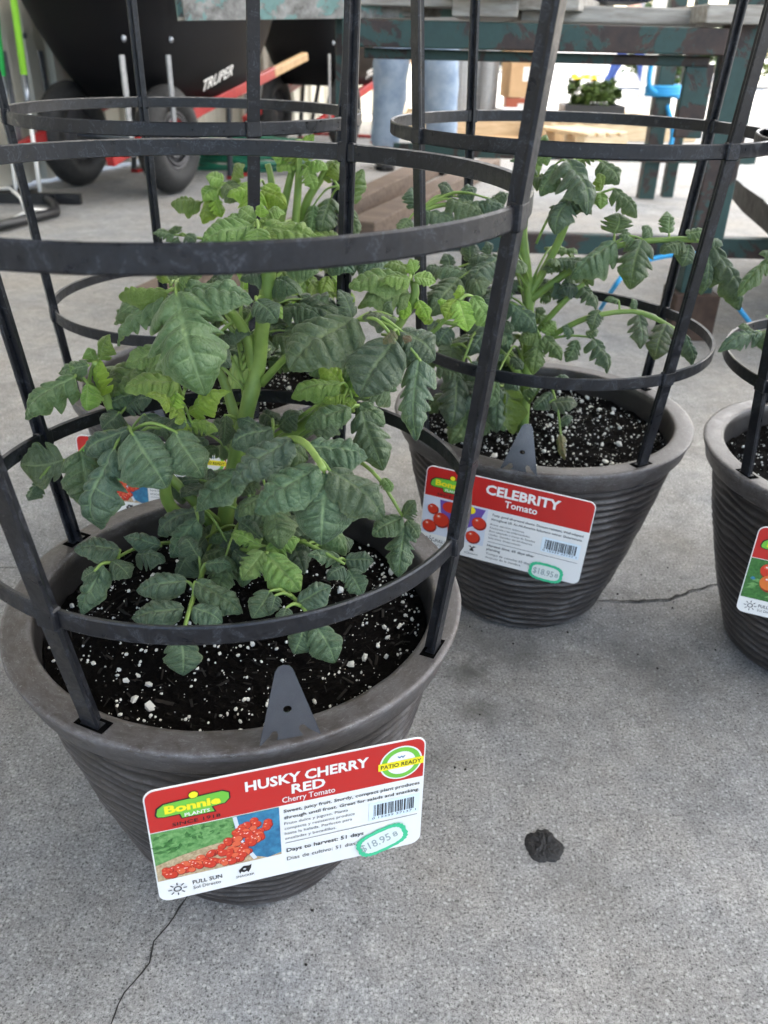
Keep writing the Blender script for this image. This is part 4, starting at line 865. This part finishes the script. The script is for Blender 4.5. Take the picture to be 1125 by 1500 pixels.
        s.poly([(66, 65), (150, 65), (150, 65.4), (66, 65.4)], 'grey', 3)
        s.text('Harvest time: 65 days after', 66, 70.4, 2.5, 'black', 3, 'L', 45, .014); s.text('planting', 66, 74.6, 2.5, 'black', 3, 'L', 13, .014); s.text('Tiempo de cosecha: 65 dias', 66, 79.6, 2.3, 'grey', 3, 'L', 42); s.text('despues de la siembra', 66, 83.6, 2.3, 'grey', 3, 'L', 34)
        barcode(s, 118, 48, 29, 10); s.text('FULL SUN', 16, 80, 3.1, 'grey', 3, 'L', 16, .014); s.text('Sol Directo', 16, 84.4, 2.4, 'grey', 3, 'L', 15)
        s.poly([(50, 80), (51.4, 76.4), (48.4, 75), (50.8, 74.6), (52, 76.4), (53.4, 74.4), (56, 74.8), (53, 76.6), (54.4, 80)], 'black', 3); s.text('DETERMINATE', 45.5, 84, 1.6, 'grey', 3, 'L', 13)
    else:
        x0, y0, x1, y1 = .8, 31.6, 70, 72
        pc.poly([(x0, y0), (x1, y0), (x1, y1), (x0, y1)], 'dgreen', 1)
        for i in range(50):
            cx, cy, a = r.uniform(4, 66), r.uniform(35, 68), r.random()*3; lx, ly = 5*math.cos(a), 3.4*math.sin(a)
            pc.poly([(max(1, cx-lx), max(32, cy-ly)), (cx+ly*.5, cy-lx*.35), (cx+lx, min(cy+ly, 71)), (cx-ly*.5, cy+lx*.35)], r.choice(('dgreen', 'mgreen', 'blue')), 2+.02*i)
        for (cx, cy, rr, m_) in ((17, 41, 7.5, 'tom'), (20, 53, 8.5, 'orange'), (31, 64, 7, 'orange'), (42, 46, 8, 'orange'), (55, 58, 9, 'tom')): blob(cx, cy, rr, m_, 5+cy*.02)
        s.text('Tomato', 95, 24, 8, 'white', 4, 'C', 40, .022)
        s.text('FULL SUN', 17, 79.4, 3.1, 'grey', 3, 'L', 16.5, .014); s.text('Sol Directo', 17, 83.6, 2.4, 'grey', 3, 'L', 15.5)
    sun_icon(s, 10.5, 79.5, 5.2)
    pc.build('printed_picture', root); s.build('lettering', root)
    if price: sticker(root, TW, *price)
    clip_part(root, *clip)
    return root
make_tag((-.0471, .3194, .2187), 17.116, -.376, .078, 'white and red cherry tomato tag with patio badge and green price sticker, nearest pot', 1, (130.5, 77.5, -.33, 31, 19.5), (.002, .0105, -.22, 0))
make_tag((.1119, .6548, .2178), -19.09, .54, 3.11, 'white and red tomato tag picturing a purple bowl, with green price sticker', 2, (124, 83, .02, 31, 19), (.004, .0115, -.2, 0))
make_tag((.3865, .57, .2126), -22.33, .5, .2, 'plant tag with orange tomatoes, cut off by the picture edge', 3, None, (.0, .0125, 0, 0))
make_tag((-.2329, .742, .2093), -6.5, -2.65, .78, 'plant tag glimpsed between leaves, on the pot behind the nearest plant', 1, (130, 78, -.3, 31, 19.5), (.0, .0125, 0, 0))

# ------------------------------------------------------------------ wheelbarrows
def make_wheelbarrow(loc, ang, label):
    """local: x to its left side, -y forward (towards the wheels), y back (towards the handles)"""
    root = empty('wheelbarrow', loc, ang); tag(root, label, 'wheelbarrow', 'wheelbarrows parked by the wall')
    r = .2
    for sx in (-1, 1):
        tyre = MB(); n = 56; sec = []
        for i in range(14):
            a = 2*math.pi*i/14; sec.append((.058*math.cos(a)*(1 if math.cos(a) > 0 else .8), .052*math.sin(a)))
        pts = []; fr = []
        for k in range(n):
            a = 2*math.pi*k/n; e = Vector((0, math.cos(a), math.sin(a))); pts.append(e*(r-.058)+Vector((0, 0, r))); fr.append((e, Vector((1, 0, 0))))
        tyre.sweep(pts, fr, sec, True); wh = empty('wheel'); wh.parent = root; wh.location = (sx*.2225, 0, 0)
        tyre.build('tyre', M['rubber'], wh, True)
        rm = MB()
        for (ra, xa, ta) in ((.104, .030, .007), (.088, .034, .005), (.060, .026, .006), (.032, .040, .010)):
            pts = []; fr = []
            for k in range(40):
                a = 2*math.pi*k/40; e = Vector((0, math.cos(a), math.sin(a))); pts.append(e*ra+Vector((sx*xa, 0, r))); fr.append((e, Vector((1, 0, 0))))
            rm.sweep(pts, fr, [(ta*math.cos(q_*.785), ta*math.sin(q_*.785)) for q_ in range(8)], True)
        rm.lathe([(.001, -.02), (.108, -.02), (.108, .014), (.06, .02), (.001, .02)], 32)
        vs = rm.v[-32*5:]; base = len(rm.v)-32*5
        for i in range(base, len(rm.v)): x_, y_, z_ = rm.v[i]; rm.v[i] = (z_*sx, x_, y_+r)
        rm.build('rim', M['rim'], wh, True)
    MB().tube([(-.29, 0, r), (.29, 0, r)], .009, 10).build('axle', M['steel'], root)
    # tray: tub with sloping nose
    lv = [(.335, .0, .74, .24), (.44, -.10, .86, .285), (.58, -.20, .94, .33), (.74, -.28, 1.02, .37)]
    tb = MB(); n = 48; rows = []
    for (z, y0, y1, hw) in lv+[(.75, -.295, 1.035, .385), (.735, -.30, 1.04, .39), (.742, -.27, 1.01, .362), (.58, -.185, .925, .325), (.355, .01, .73, .23)]:
        cy, hy = (y0+y1)/2, (y1-y0)/2; rw = []
        for k in range(n):
            a = 2*math.pi*k/n; ca, sa = math.cos(a), math.sin(a); ex = abs(ca)**.5*math.copysign(1, ca); ey = abs(sa)**.5*math.copysign(1, sa)
            rw.append((hw*ex*(1 - .16*max(0, -ey)), cy+hy*ey, z+.0*ey))
        rows.append(rw)
    vs = [p_ for rw in rows for p_ in rw]; fs = []
    for i in range(len(rows)-1):
        for k in range(n): fs.append((i*n+k, i*n+(k+1) % n, (i+1)*n+(k+1) % n, (i+1)*n+k))
    fs.append(tuple(range(n-1, -1, -1))); fs.append(tuple((len(rows)-1)*n+k for k in range(n)))
    tray = tb.add(vs, fs).build('tray', M['tray'], root, True)
    # handles: red rails with wooden grips
    for sx in (-1, 1):
        pts = [Vector((sx*.215, -.40, .165)), Vector((sx*.235, .25, .30)), Vector((sx*.255, .95, .425))]
        d_ = (pts[2]-pts[1]).normalized()
        rail = MB(); rail.sweep(pts, [(Vector((1, 0, 0)), Vector((0, -.2, 1)))]*3, [(-.016, -.021), (.016, -.021), (.016, .021), (-.016, .021)]); hr = rail.build('rail', M['wred'], root); bevel(hr, .004)
        g = MB().sweep([pts[2]-d_*.03, pts[2]+d_*.36], [(Vector((1, 0, 0)), Vector((0, -.2, 1)))]*2, [(-.0185, -.0185), (.0185, -.0185), (.0185, .0185), (-.0185, .0185)]).build('handle', M['wood'], root); bevel(g, .005)
        lg = MB().tube([(sx*.24, .50, .36), (sx*.25, .44, .02), (sx*.25, .60, .012), (sx*.245, .82, .40)], .013, 10).build('leg', M['blackm'], root)
        MB().box((sx*.25, .52, .008), (.035, .16, .014)).build('foot', M['wred'], lg)
        for (yy, z0, z1, x0) in ((-.30, .17, .50, .25), (-.05, .22, .50, .285)):
            stt = MB().box((sx*x0, yy, (z0+z1)/2), (.006, .026, z1-z0)).build('strut', M['steel'], root)
            MB().lathe([(.001, 0), (.011, 0), (.009, .006), (.001, .008)], 14).build('bolt', M['steel'], root, loc=(sx*(x0+.035), yy-.03, z1+.05)).rotation_euler = (0, sx*math.pi/2, 0)
    MB().tube([(-.25, .66, .02), (.25, .66, .02)], .011, 8).build('crossbar', M['wred'], root)
    # lettering along the tray's left flank
    vs, fs = text_mesh('TRUPER', .02, .25); mx = max(v.x for v in vs); hb = MB()
    A = Vector((.255, .18, .366)); ex = Vector((.0, .28, .058)); ez = Vector((.014, 0, .058))
    hb.add([A+ex*(v.x/mx)+ez*v.y for v in vs], fs)
    lt = hb.build('lettering', M['white'], tray, fix=False); lt.location = (.028, 0, .0)
    return root
lat = Vector((-.897+1.321, 3.592-3.726, 0)).normalized(); ang = math.atan2(lat.y, lat.x)
make_wheelbarrow((-1.109, 3.659, 0), ang, 'black and red two-wheeled wheelbarrow closest to the corrugated wall')
make_wheelbarrow((-.50, 5.35, 0), ang, 'black and red wheelbarrow behind the person in jeans')

# ------------------------------------------------------------------ long handled tools and ground clutter by the wall
def tool(px_top, px_bot, Y, matn, name, label, rad=.014):
    A = at_z(px_bot[0], px_bot[1], .02); top = at_y(px_top[0], px_top[1], Y); d_ = (top-A).normalized(); root = empty(name, A); tag(root, label, 'garden tool')
    MB().tube([d_*.42, d_*1.55], rad, 12).build('handle', M[matn], root, True)
    MB().tube([d_*.30, d_*.42], [rad*.75, rad*1.05], 12).build('ferrule', M['steel'], root, True)
    MB().tube([d_*.02, d_*.30], rad*.6, 10).build('shank', M['white'], root, True)
    MB().box((0, 0, .0), (.30, .03, .035)).build('head', M['blackm'], root)
tool((20, 0), (60, 290), 3.45, 'lime', 'garden_rake', 'rake with a lime green handle leaning against the corrugated wall', .0125)
tool((-4, 40), (24, 290), 3.45, 'gmid', 'garden_hoe', 'tool with a darker green handle leaning at the picture edge', .011)
root = empty('hand_truck_base', (-1.38, 2.92, 0)); tag(root, 'low black metal loop with a white wire lying on the floor by the wall', 'metal frame')
P0 = [at_z(-60, 300, .02), at_z(20, 277, .02), at_z(55, 282, .02), at_z(80, 300, .02), at_z(82, 310, .02), at_z(20, 326, .02), at_z(-60, 345, .02)]
MB().tube([p_-Vector((-1.38, 2.92, 0)) for p_ in P0], .016, 10).build('loop', M['blackm'], root, True)
P0 = [at_z(-40, 277, .05), at_z(15, 276, .06), at_z(30, 290, .07), at_z(36, 306, .05), at_z(70, 308, .03), at_z(35, 312, .02), at_z(8, 328, .015)]
MB().tube([p_-Vector((-1.38, 2.92, 0)) for p_ in P0], .006, 8).build('wire', M['white'], root, True)
# coiled hose
b = MB(); pts = []
for i in range(200):
    a = i*.2; rr = .30+.035*math.sin(i*.37); pts.append((rr*math.cos(a), rr*.9*math.sin(a), .016+.011*(i/200*9)+.006*math.sin(i*.9)))
o = b.tube(pts, .012, 8).build('garden_hose', M['hose'], None, True, loc=(-.72, 4.42, 0)); tag(o, 'coiled green hose on the floor between the wheelbarrows', 'hose')
# timbers
def timber(a, b_, sec, name, label, lift=0.0):
    A, B = Vector((*a, 0)), Vector((*b_, 0)); d_ = B-A; L_ = d_.length; o = MB().box((L_/2, 0, sec[1]/2), (L_, sec[0], sec[1]), None).build(name, [M['timber']])
    o.location = A+Vector((0, 0, lift)); o.rotation_euler = (0, 0, math.atan2(d_.y, d_.x)); bevel(o, .006); tag(o, label, 'timber', 'timbers lying on the floor'); return o
timber((-.53, 1.80), (.22, 4.45), (.09, .075), 'timber', 'long brown timber whose dark end shows beside the hanging leaf')
timber((-.10, 2.75), (.50, 4.55), (.10, .06), 'timber', 'brown timber lying closer to the green bench')

def leaf_cloud(n, rx, ry, rz, sz, seed, bumps=6):
    r = random.Random(seed); b = MB(); cs = [(Vector((r.uniform(-.65, .65)*rx, r.uniform(-.65, .65)*ry, r.uniform(-.5, .7)*rz)), r.uniform(.3, .55)) for _ in range(bumps)]
    for i in range(n):
        c, k = r.choice(cs); d_ = Vector((r.gauss(0, 1), r.gauss(0, 1), r.gauss(0, 1))).normalized()*(r.random()**.45); p_ = c+Vector((d_.x*rx*k, d_.y*ry*k, d_.z*rz*k)); s_ = sz*r.uniform(.6, 1.3)
        q_ = Matrix.Rotation(r.random()*6.28, 3, 'Z') @ Matrix.Rotation(r.uniform(-1.1, 1.1), 3, 'X'); b.add([p_+q_ @ Vector(v)*s_ for v in ((-.5, 0, 0), (0, -.28, .06), (.5, 0, 0), (0, .28, .06))], [(0, 1, 2, 3)])
    return b

# ------------------------------------------------------------------ green bench
bench = empty('bench', (.31, 2.7, 0)); tag(bench, 'green painted metal bench with peeling paint and weathered planks on top', 'bench'); BO = Vector((.31, 2.7, 0))
def bpart(name, c, d, m, rot=None, bev=.003):
    o = MB().box((0, 0, 0), d, rot).build(name, M[m], bench, loc=Vector(c)-BO); 
    return bevel(o, bev)
bpart('apron', (.255, 1.78, .572), (.71, .045, .045), 'green'); bpart('apron_flange', (.27, 1.815, .539), (.66, .03, .018), 'green')
bpart('leg', (.665, 1.83, .36), (.068, .06, .72), 'green'); bpart('leg', (-.105, 1.86, .30), (.026, .026, .60), 'green')
bpart('leg', (1.09, 3.78, .70), (.065, .06, 1.40), 'green'); bpart('leg', (1.20, 3.84, .70), (.045, .05, 1.40), 'green')
bpart('gusset', (.585, 1.81, .47), (.055, .012, .13), 'green'); bpart('foot_block', (.665, 1.83, .0), (.095, .10, .20), 'timberd'); 
bpart('low_rail', (.80, 1.865, .185), (1.45, .03, .042), 'green', Matrix.Rotation(-.0, 3, 'Y')); bpart('low_rail', (.75, 3.72, .175), (1.5, .03, .05), 'green')
bpart('side_beam', (.70, 2.75, .575), (.05, 1.8, .05), 'green'); bpart('side_beam', (-.08, 2.8, .578), (.04, 1.9, .045), 'green'); bpart('apron', (.5, 3.78, .575), (1.3, .045, .045), 'green')
# open square tube lying across the front
tb = MB(); tl = .62; sct = .060; wl = .006
for (dy, dz, sy, sz) in ((0, sct/2-wl/2, sct, wl), (0, -sct/2+wl/2, sct, wl), (sct/2-wl/2, 0, wl, sct-2*wl), (-sct/2+wl/2, 0, wl, sct-2*wl)): tb.box((0, dy, dz), (tl, sy, sz))
tm = Matrix.Rotation(R_(25), 3, 'Z') @ Matrix.Rotation(-.040, 3, 'Y'); tb.v = [tuple(tm @ (Vector(v)+Vector((tl/2, 0, 0)))) for v in tb.v]; o = tb.build('square_tube', M['greyp'], bench, loc=Vector((-.383, 1.70, .613))-BO)
for i, (c, d_, rz) in enumerate((((.10, 1.86, .632), (.42, .13, .030), -.06), ((.02, 2.15, .650), (.15, .95, .032), .35), ((.42, 2.25, .630), (.12, 1.0, .030), -.30), ((.25, 2.5, .617), (.12, 1.5, .030), -.12), ((.60, 2.6, .616), (.13, 1.7, .030), .03), ((.12, 3.1, .617), (.14, 1.2, .030), .02), ((.40, 1.93, .6125), (.34, .20, .028), .05), ((.38, 3.0, .6185), (.10, 1.2, .030), .06), ((-.02, 2.6, .617), (.12, 1.5, .030), .0))):
    bpart('plank', c, d_, 'plank', Matrix.Rotation(rz, 3, 'Z'))
o = bevel(MB().box((0, 0, .09), (.16, .2, .18)).build('navy_crate', M['navy'], None, loc=(.47, 2.2, .646)), .006); tag(o, 'dark navy box standing on the bench planks', 'box')
pb = empty('potted_plant', (.545, 2.62, .632)); tag(pb, 'small dark potted plant on the bench next to the navy box', 'potted plant')
MB().lathe([(.001, 0), (.035, 0), (.05, .07), (.052, .075), (.046, .075), (.044, .06), (.001, .06)], 24).build('pot', M['blackm'], pb, True)
leaf_cloud(260, .10, .10, .10, .035, 33, 6).build('foliage', M['foliage'], pb, loc=(0, 0, .12), fix=False)
# rope
def rope(pts, rad, name, label, mt='rope'):
    q_ = [Vector(p_) for p_ in pts]; pp = []
    for i in range(len(q_)-1):
        a, b_, c_, d_ = q_[max(i-1, 0)], q_[i], q_[i+1], q_[min(i+2, len(q_)-1)]
        for k in range(6):
            t = k/6; pp.append(.5*((2*b_)+(c_-a)*t+(2*a-5*b_+4*c_-d_)*t*t+(3*b_-a-3*c_+d_)*t**3))
    pp.append(q_[-1]); o = MB().tube([p_-q_[0] for p_ in pp], rad, 8).build(name, M[mt], None, True, loc=q_[0]); tag(o, label, 'rope'); return o
rope([at_z(880, 452, .006), at_y(900, 420, 1.78), at_y(918, 398, 1.79), at_y(945, 382, 1.80), at_y(1000, 372, 1.80), at_y(1040, 378, 1.76), at_y(1060, 412, 1.74), at_y(1080, 448, 1.73), at_z(1110, 486, .006)], .0052, 'blue_rope', 'bright blue rope draped over the low rail behind the tomato leaves')
c0 = Vector((1.09, 3.78, 0)); pts = []
for i in range(40):
    a = i*.52; pts.append(c0+Vector((.062*math.cos(a), .055*math.sin(a), .395+.0009*i)))
rope([at_y(955, 88, 3.72), at_y(953, 130, 3.72)]+pts+[at_y(984, 180, 3.70), at_y(984, 205, 3.70), at_y(978, 225, 3.70)], .010, 'blue_rope', 'blue rope knotted round the far leg of the bench')
# pale slab
sl_ = MB(); n = 36; top = []; bot = []
for k in range(n):
    a = 2*math.pi*k/n; ca, sa = math.cos(a), math.sin(a); ex = abs(ca)**.5*math.copysign(1, ca); ey = abs(sa)**.5*math.copysign(1, sa); f = 1+.10*noise.noise(Vector((ca*2, sa*2, 1)))+.05*noise.noise(Vector((ca*7, sa*7, 3)))
    top.append((.36*ex*f, .56*ey*f, .03+.012*noise.noise(Vector((ca*3, sa*3, 8))))); bot.append((.35*ex*f, .55*ey*f, -.03))
sl_.add(top, [tuple(range(n))], 0); sl_.add(bot, [tuple(range(n-1, -1, -1))], 1); o_ = len(sl_.v)-2*n
sl_.f += [(o_+k, o_+n+k, o_+n+(k+1) % n, o_+(k+1) % n) for k in range(n)]; sl_.m += [1]*n
o = sl_.build('stone_slab', [M['stone'], M['stoned']], None, loc=(1.22, 2.10, .238)); o.rotation_euler = (0, 0, -.25); tag(o, 'pale rough stone slab with a dark edge lying on the low rail', 'stone slab')

# ------------------------------------------------------------------ people
cl_tex = bpy.data.textures.new('folds', 'CLOUDS'); cl_tex.noise_scale = .11
def skin_mesh(name, verts, edges, radii, m, parent, disp=0.0, root_i=0, sub=2):
    me = bpy.data.meshes.new(name); me.from_pydata([tuple(v) for v in verts], edges, []); me.materials.append(m)
    o = link(name, me, parent); o.modifiers.new('skin', 'SKIN').use_smooth_shade = True
    for d_, r in zip(me.skin_vertices[0].data, radii): d_.radius = (r, r) if not isinstance(r, tuple) else r; d_.use_root = False
    me.skin_vertices[0].data[root_i].use_root = True
    sb = o.modifiers.new('sub', 'SUBSURF'); sb.levels = sb.render_levels = sub
    if disp:
        dm = o.modifiers.new('folds', 'DISPLACE'); dm.texture = cl_tex; dm.strength = disp; dm.mid_level = .5; dm.texture_coords = 'GLOBAL'
    return o
def person(loc, face, feet, jeans, label, bag=1.0):
    """feet: two (x, y) offsets; the figure looks along -y before turning"""
    root = empty('person', loc, face); tag(root, label, 'person')
    pel = Vector((0, 0, .95)); V = [pel, Vector((0, .0, 1.15)), Vector((0, .01, 1.38)), Vector((0, 0, 1.52)), Vector((0, -.02, 1.62)), Vector((0, -.03, 1.74))]; E_ = [(0, 1), (1, 2), (2, 3), (3, 4), (4, 5)]; Rd = [(.15, .11), (.135, .10), (.15, .105), .055, .075, .06]
    jv = [pel.copy(), Vector((0, 0, 1.04))]; je = [(0, 1)]; jr = [(.165*bag, .125*bag), (.155, .115)]
    sv = [Vector((0, 0, .93)), Vector((0, 0, 1.15)), Vector((0, .01, 1.38)), Vector((0, 0, 1.46))]; se = [(0, 1), (1, 2), (2, 3)]; sr = [(.175, .135), (.155, .12), (.165, .12), .075]
    for sx, (fx, fy) in zip((-1, 1), feet):
        hip = Vector((sx*.095, 0, .88)); ank = Vector((fx, fy, .09)); kn = hip.lerp(ank, .5)+Vector((0, -.03, .0)); toe = ank+Vector((sx*.02, -.15, -.05))
        i = len(V); V += [hip, kn, ank, toe]; E_ += [(0, i), (i, i+1), (i+1, i+2), (i+2, i+3)]; Rd += [.085, .055, .04, .03]
        i = len(jv); jv += [hip, hip.lerp(kn, .55), kn, kn.lerp(ank, .55), ank+Vector((0, 0, -.03))]; je += [(0, i), (i, i+1), (i+1, i+2), (i+2, i+3), (i+3, i+4)]; jr += [.105*bag, .096*bag, .084*bag, .076*bag, .074*bag]
        sh, el, wr = Vector((sx*.19, 0, 1.40)), Vector((sx*.25, .03, 1.13)), Vector((sx*.25, -.06, .90)); i = len(V)
        V += [sh, el, wr, wr+Vector((0, -.02, -.08))]; E_ += [(2, i), (i, i+1), (i+1, i+2), (i+2, i+3)]; Rd += [.06, .042, .028, (.022, .036)]
        hand = i+3
        for k, (oy, ln) in enumerate(((-.03, .065), (-.012, .075), (.006, .07), (.022, .055))):
            j = len(V); b0 = V[hand]+Vector((0, oy, -.03)); V += [b0, b0+Vector((-sx*.006, -.004, -ln*.5)), b0+Vector((-sx*.02, -.006, -ln))]; E_ += [(hand, j), (j, j+1), (j+1, j+2)]; Rd += [.0095, .0085, .0075]
        j = len(V); b0 = wr+Vector((-sx*.01, -.035, -.045)); V += [b0, b0+Vector((-sx*.012, -.022, -.04))]; E_ += [(hand-1, j), (j, j+1)]; Rd += [.011, .009]
        i = len(sv); sv += [sh, sh.lerp(el, .75)]; se += [(2, i), (i, i+1)]; sr += [.075, .062]
        # shoe
        sb = MB(); rows = []
        for (yy, hw, ht) in ((.085, .02, .06), (.075, .036, .085), (.03, .042, .10), (-.05, .045, .085), (-.12, .05, .058), (-.18, .042, .046), (-.205, .018, .03)):
            rows.append([(hw*math.cos(a*math.pi/8), yy, .004+ht*max(0, math.sin(a*math.pi/8))**.7) for a in range(9)])
        vs = [Vector(p_)+Vector((fx, fy, 0)) for rw in rows for p_ in rw]; fs = []
        for a in range(len(rows)-1):
            for b_ in range(8): fs.append((a*9+b_, a*9+b_+1, (a+1)*9+b_+1, (a+1)*9+b_))
            fs.append((a*9+8, a*9, (a+1)*9, (a+1)*9+8))
        fs += [tuple(range(9)), tuple((len(rows)-1)*9+k for k in range(8, -1, -1))]
        sb.add(vs, fs).build('shoe', M['shoe'], root, True)
    skin_mesh('body', V, E_, Rd, M['skin'], root); skin_mesh('jeans', jv, je, jr, M[jeans], root, .035); skin_mesh('shirt', sv, se, sr, M['shirt'], root, .02)
    hb = MB(); hb.lathe([(.001, .115), (.05, .105), (.082, .07), (.09, .02), (.085, -.03), (.06, -.06)], 24, fn=lambda r, z, a: r*(1.0 if math.sin(a) > -.3 else (1.0 if z > .03 else .55))); hb.build('hair', M['hair'], root, True, loc=(0, -.015, 1.70))
    fb = MB()
    for sx in (-1, 1): MB().lathe([(.001, .006), (.008, .004), (.010, 0), (.001, -.004)], 12).build('eye', M['white'], root, True, loc=(sx*.03, -.098, 1.69)).rotation_euler = (math.pi/2, 0, 0)
    MB().add([(0, -.122, 1.655), (-.014, -.095, 1.65), (.014, -.095, 1.65), (0, -.098, 1.70)], [(0, 1, 2), (0, 2, 3), (0, 3, 1), (1, 3, 2)]).build('nose', M['skin'], root)
    MB().box((0, -.094, 1.625), (.045, .012, .01)).build('mouth', M['tom2'], root)
    return root
person((.095, 4.56, 0), .0, ((-.135, .05), (.15, -.05)), 'jeans', 'person in loose pale blue jeans and dark shoes standing behind the bench', 1.12)
person((3.05, 12.4, 0), R_(70), ((-.06, -.28), (.06, .26)), 'jeansd', 'person in dark blue trousers walking far off in the daylight', .85)

# ------------------------------------------------------------------ goods beyond the bench
def pallet(loc, rz, label, nx=7, w_=1.2, d_=1.0, h=.13):
    root = empty('pallet', loc, rz); tag(root, label, 'pallet', 'pallets beyond the bench')
    for i in range(nx): bevel(MB().box((-w_/2+w_*(i+.5)/nx, 0, h-.011), (w_/nx*.68, d_, .022)).build('slat', M['pallet'], root), .003)
    for i in (-1, 0, 1): MB().box((0, i*(d_/2-.05), (h-.024)/2), (w_, .09, h-.026)).build('bearer', M['pallet'], root)
    return root
pallet((1.45, 6.75, 0), .15, 'pale wooden pallet carrying the tray of yellow flowers'); pallet((.55, 6.9, 0), -.05, 'pale wooden pallet under the wire rolls and cardboard boxes')
pallet((1.22, 5.9, 0), .5, 'small broken pallet on the floor in front of the others', 4, .35, .5, .1)
def wire_roll(x, y, r, h, z, label):
    b = MB()
    for k in range(28):
        a = 2*math.pi*k/28; b.tube([(r*math.cos(a), r*math.sin(a), 0), (r*math.cos(a), r*math.sin(a), h)], .0025, 4)
    for i in range(9):
        z_ = h*i/8; b.sweep([(r*math.cos(2*math.pi*k/28), r*math.sin(2*math.pi*k/28), z_) for k in range(28)], [(Vector((math.cos(2*math.pi*k/28), math.sin(2*math.pi*k/28), 0)), Vector((0, 0, 1))) for k in range(28)], [(-.003, -.003), (.003, -.003), (.003, .003), (-.003, .003)], True)
    b.lathe([(r*.93, 0), (r*.93, h), (r*.55, h), (r*.55, 0)], 28)
    o = b.build('wire_roll', M['wire'], None, loc=(x, y, z)); tag(o, label, 'wire roll', 'rolls of wire fencing')
wire_roll(.47, 6.7, .13, .47, .132, 'wide roll of grey wire fencing on the pallet'); wire_roll(.66, 6.75, .085, .45, .132, 'narrow roll of wire fencing next to the cardboard boxes')
def carton(c, d_, m, label, rz=0):
    root = empty('carton', c, rz); tag(root, label, 'box', 'boxes on the pallet'); MB().box((0, 0, d_[2]/2), d_).build('box', M[m], root); MB().box((0, -d_[1]/2-.001, d_[2]/2), (d_[0]*.3, .0016, d_[2]*.3)).build('sticker', M['white'], root); MB().box((0, 0, d_[2]+.0008), (d_[0]*.16, d_[1]*.99, .0012)).build('tape', M['white'], root); return root
carton((.93, 6.78, .132), (.24, .2, .10), 'rbox', 'red-brown box below the cardboard carton'); carton((.93, 6.8, .235), (.26, .22, .30), 'card', 'tall cardboard carton with a white sticker, beside the wire rolls', .2); carton((.82, 6.5, .132), (.17, .12, .045), 'pale', 'flat white and blue packet at the pallet edge', .3)
o = MB().box((0, 0, .003), (1.0, .8, .006)).build('cardboard_sheet', M['card'], None, loc=(.75, 6.05, 0)); o.rotation_euler = (0, 0, .1); tag(o, 'flat sheet of cardboard lying on the floor before the pallets', 'cardboard')
tr = empty('flower_tray', (1.40, 6.55, .131)); tag(tr, 'black tray of dark green seedlings with yellow flowers', 'flower tray'); tb = MB()
for (c, d_) in (((0, 0, .008), (.42, .28, .012)), ((0, -.135, .045), (.42, .012, .07)), ((0, .135, .045), (.42, .012, .07)), ((-.205, 0, .045), (.012, .26, .07)), ((.205, 0, .045), (.012, .26, .07))): tb.box(c, d_)
tb.build('tray', M['blackm'], tr)
for i, (x, y) in enumerate(((-.13, -.05), (-.04, -.07), (.05, -.04), (.14, -.06), (-.1, .06), (0, .05), (.1, .06))):
    sd = leaf_cloud(420, .075, .075, .10, .036, 40+i, 5).build('seedling', M['foliage'], tr, loc=(x, y, .15), fix=False)
    if i in (0, 1, 4, 5):
        fb = MB()
        for k in range(6): fb.lathe([(.001, .004), (.018, .008), (.022, .0), (.001, -.004)], 8)
        r = random.Random(i)
        for k in range(6):
            ox, oy, oz = r.uniform(-.04, .04), r.uniform(-.03, .03), r.uniform(.075, .11)
            for j in range(k*32, k*32+32): a_, b_, c_ = fb.v[j]; fb.v[j] = (a_+ox, b_+oy, c_+oz)
        fb.build('flowers', M['flower'], sd, fix=False)['kind'] = 'stuff'
# shrubs and trees out in the light
for i, (x, y, rx, h, m_, lab) in enumerate(((4.6, 15.5, .9, 1.1, 'foliage', 'dark shrub just right of the walking person'), (7.2, 17.5, 1.5, 1.7, 'foliage2', 'sunlit yellow-green shrub beyond the bench leg'), (10.2, 18, 1.6, 2.0, 'foliage2', 'tall sunlit shrub at the far right'), (5.9, 20, 1.3, 1.5, 'foliage', 'rounded green shrub behind the walking person'), (12.8, 17, 1.4, 1.6, 'foliage', 'dark shrub at the far right edge'), (2.6, 24, 1.6, 1.9, 'foliage2', 'shrub furthest away in the open gap'))):
    root = empty('shrub', (x, y, 0)); tag(root, lab, 'shrub', 'shrubs outside the shed')
    leaf_cloud(1800, rx, rx*.8, h*.62, .16, 70+i, 9).build('foliage', M[m_], root, loc=(0, 0, h*.55), fix=False)
    MB().tube([(0, 0, 0), (.05, 0, h*.3), (-.03, .04, h*.7)], [.05, .04, .02], 7).build('stem', M['bark'], root)
for i, (x, y, h) in enumerate(((9, 26, 7), (15, 25, 8), (3.5, 30, 8.5))):
    root = empty('tree', (x, y, 0)); tag(root, ('tree standing outside behind the sunlit shrub', 'tree outside at the far right', 'tree furthest off beyond the walking person')[i], 'tree', 'trees outside the shed')
    MB().tube([(0, 0, 0), (.1, 0, h*.3), (-.1, .1, h*.6)], [.2, .16, .08], 9).build('trunk', M['bark'], root)
    leaf_cloud(2600, h*.35, h*.35, h*.33, .34, 90+i, 12).build('crown', M['foliage2'], root, loc=(0, 0, h*.66), fix=False)
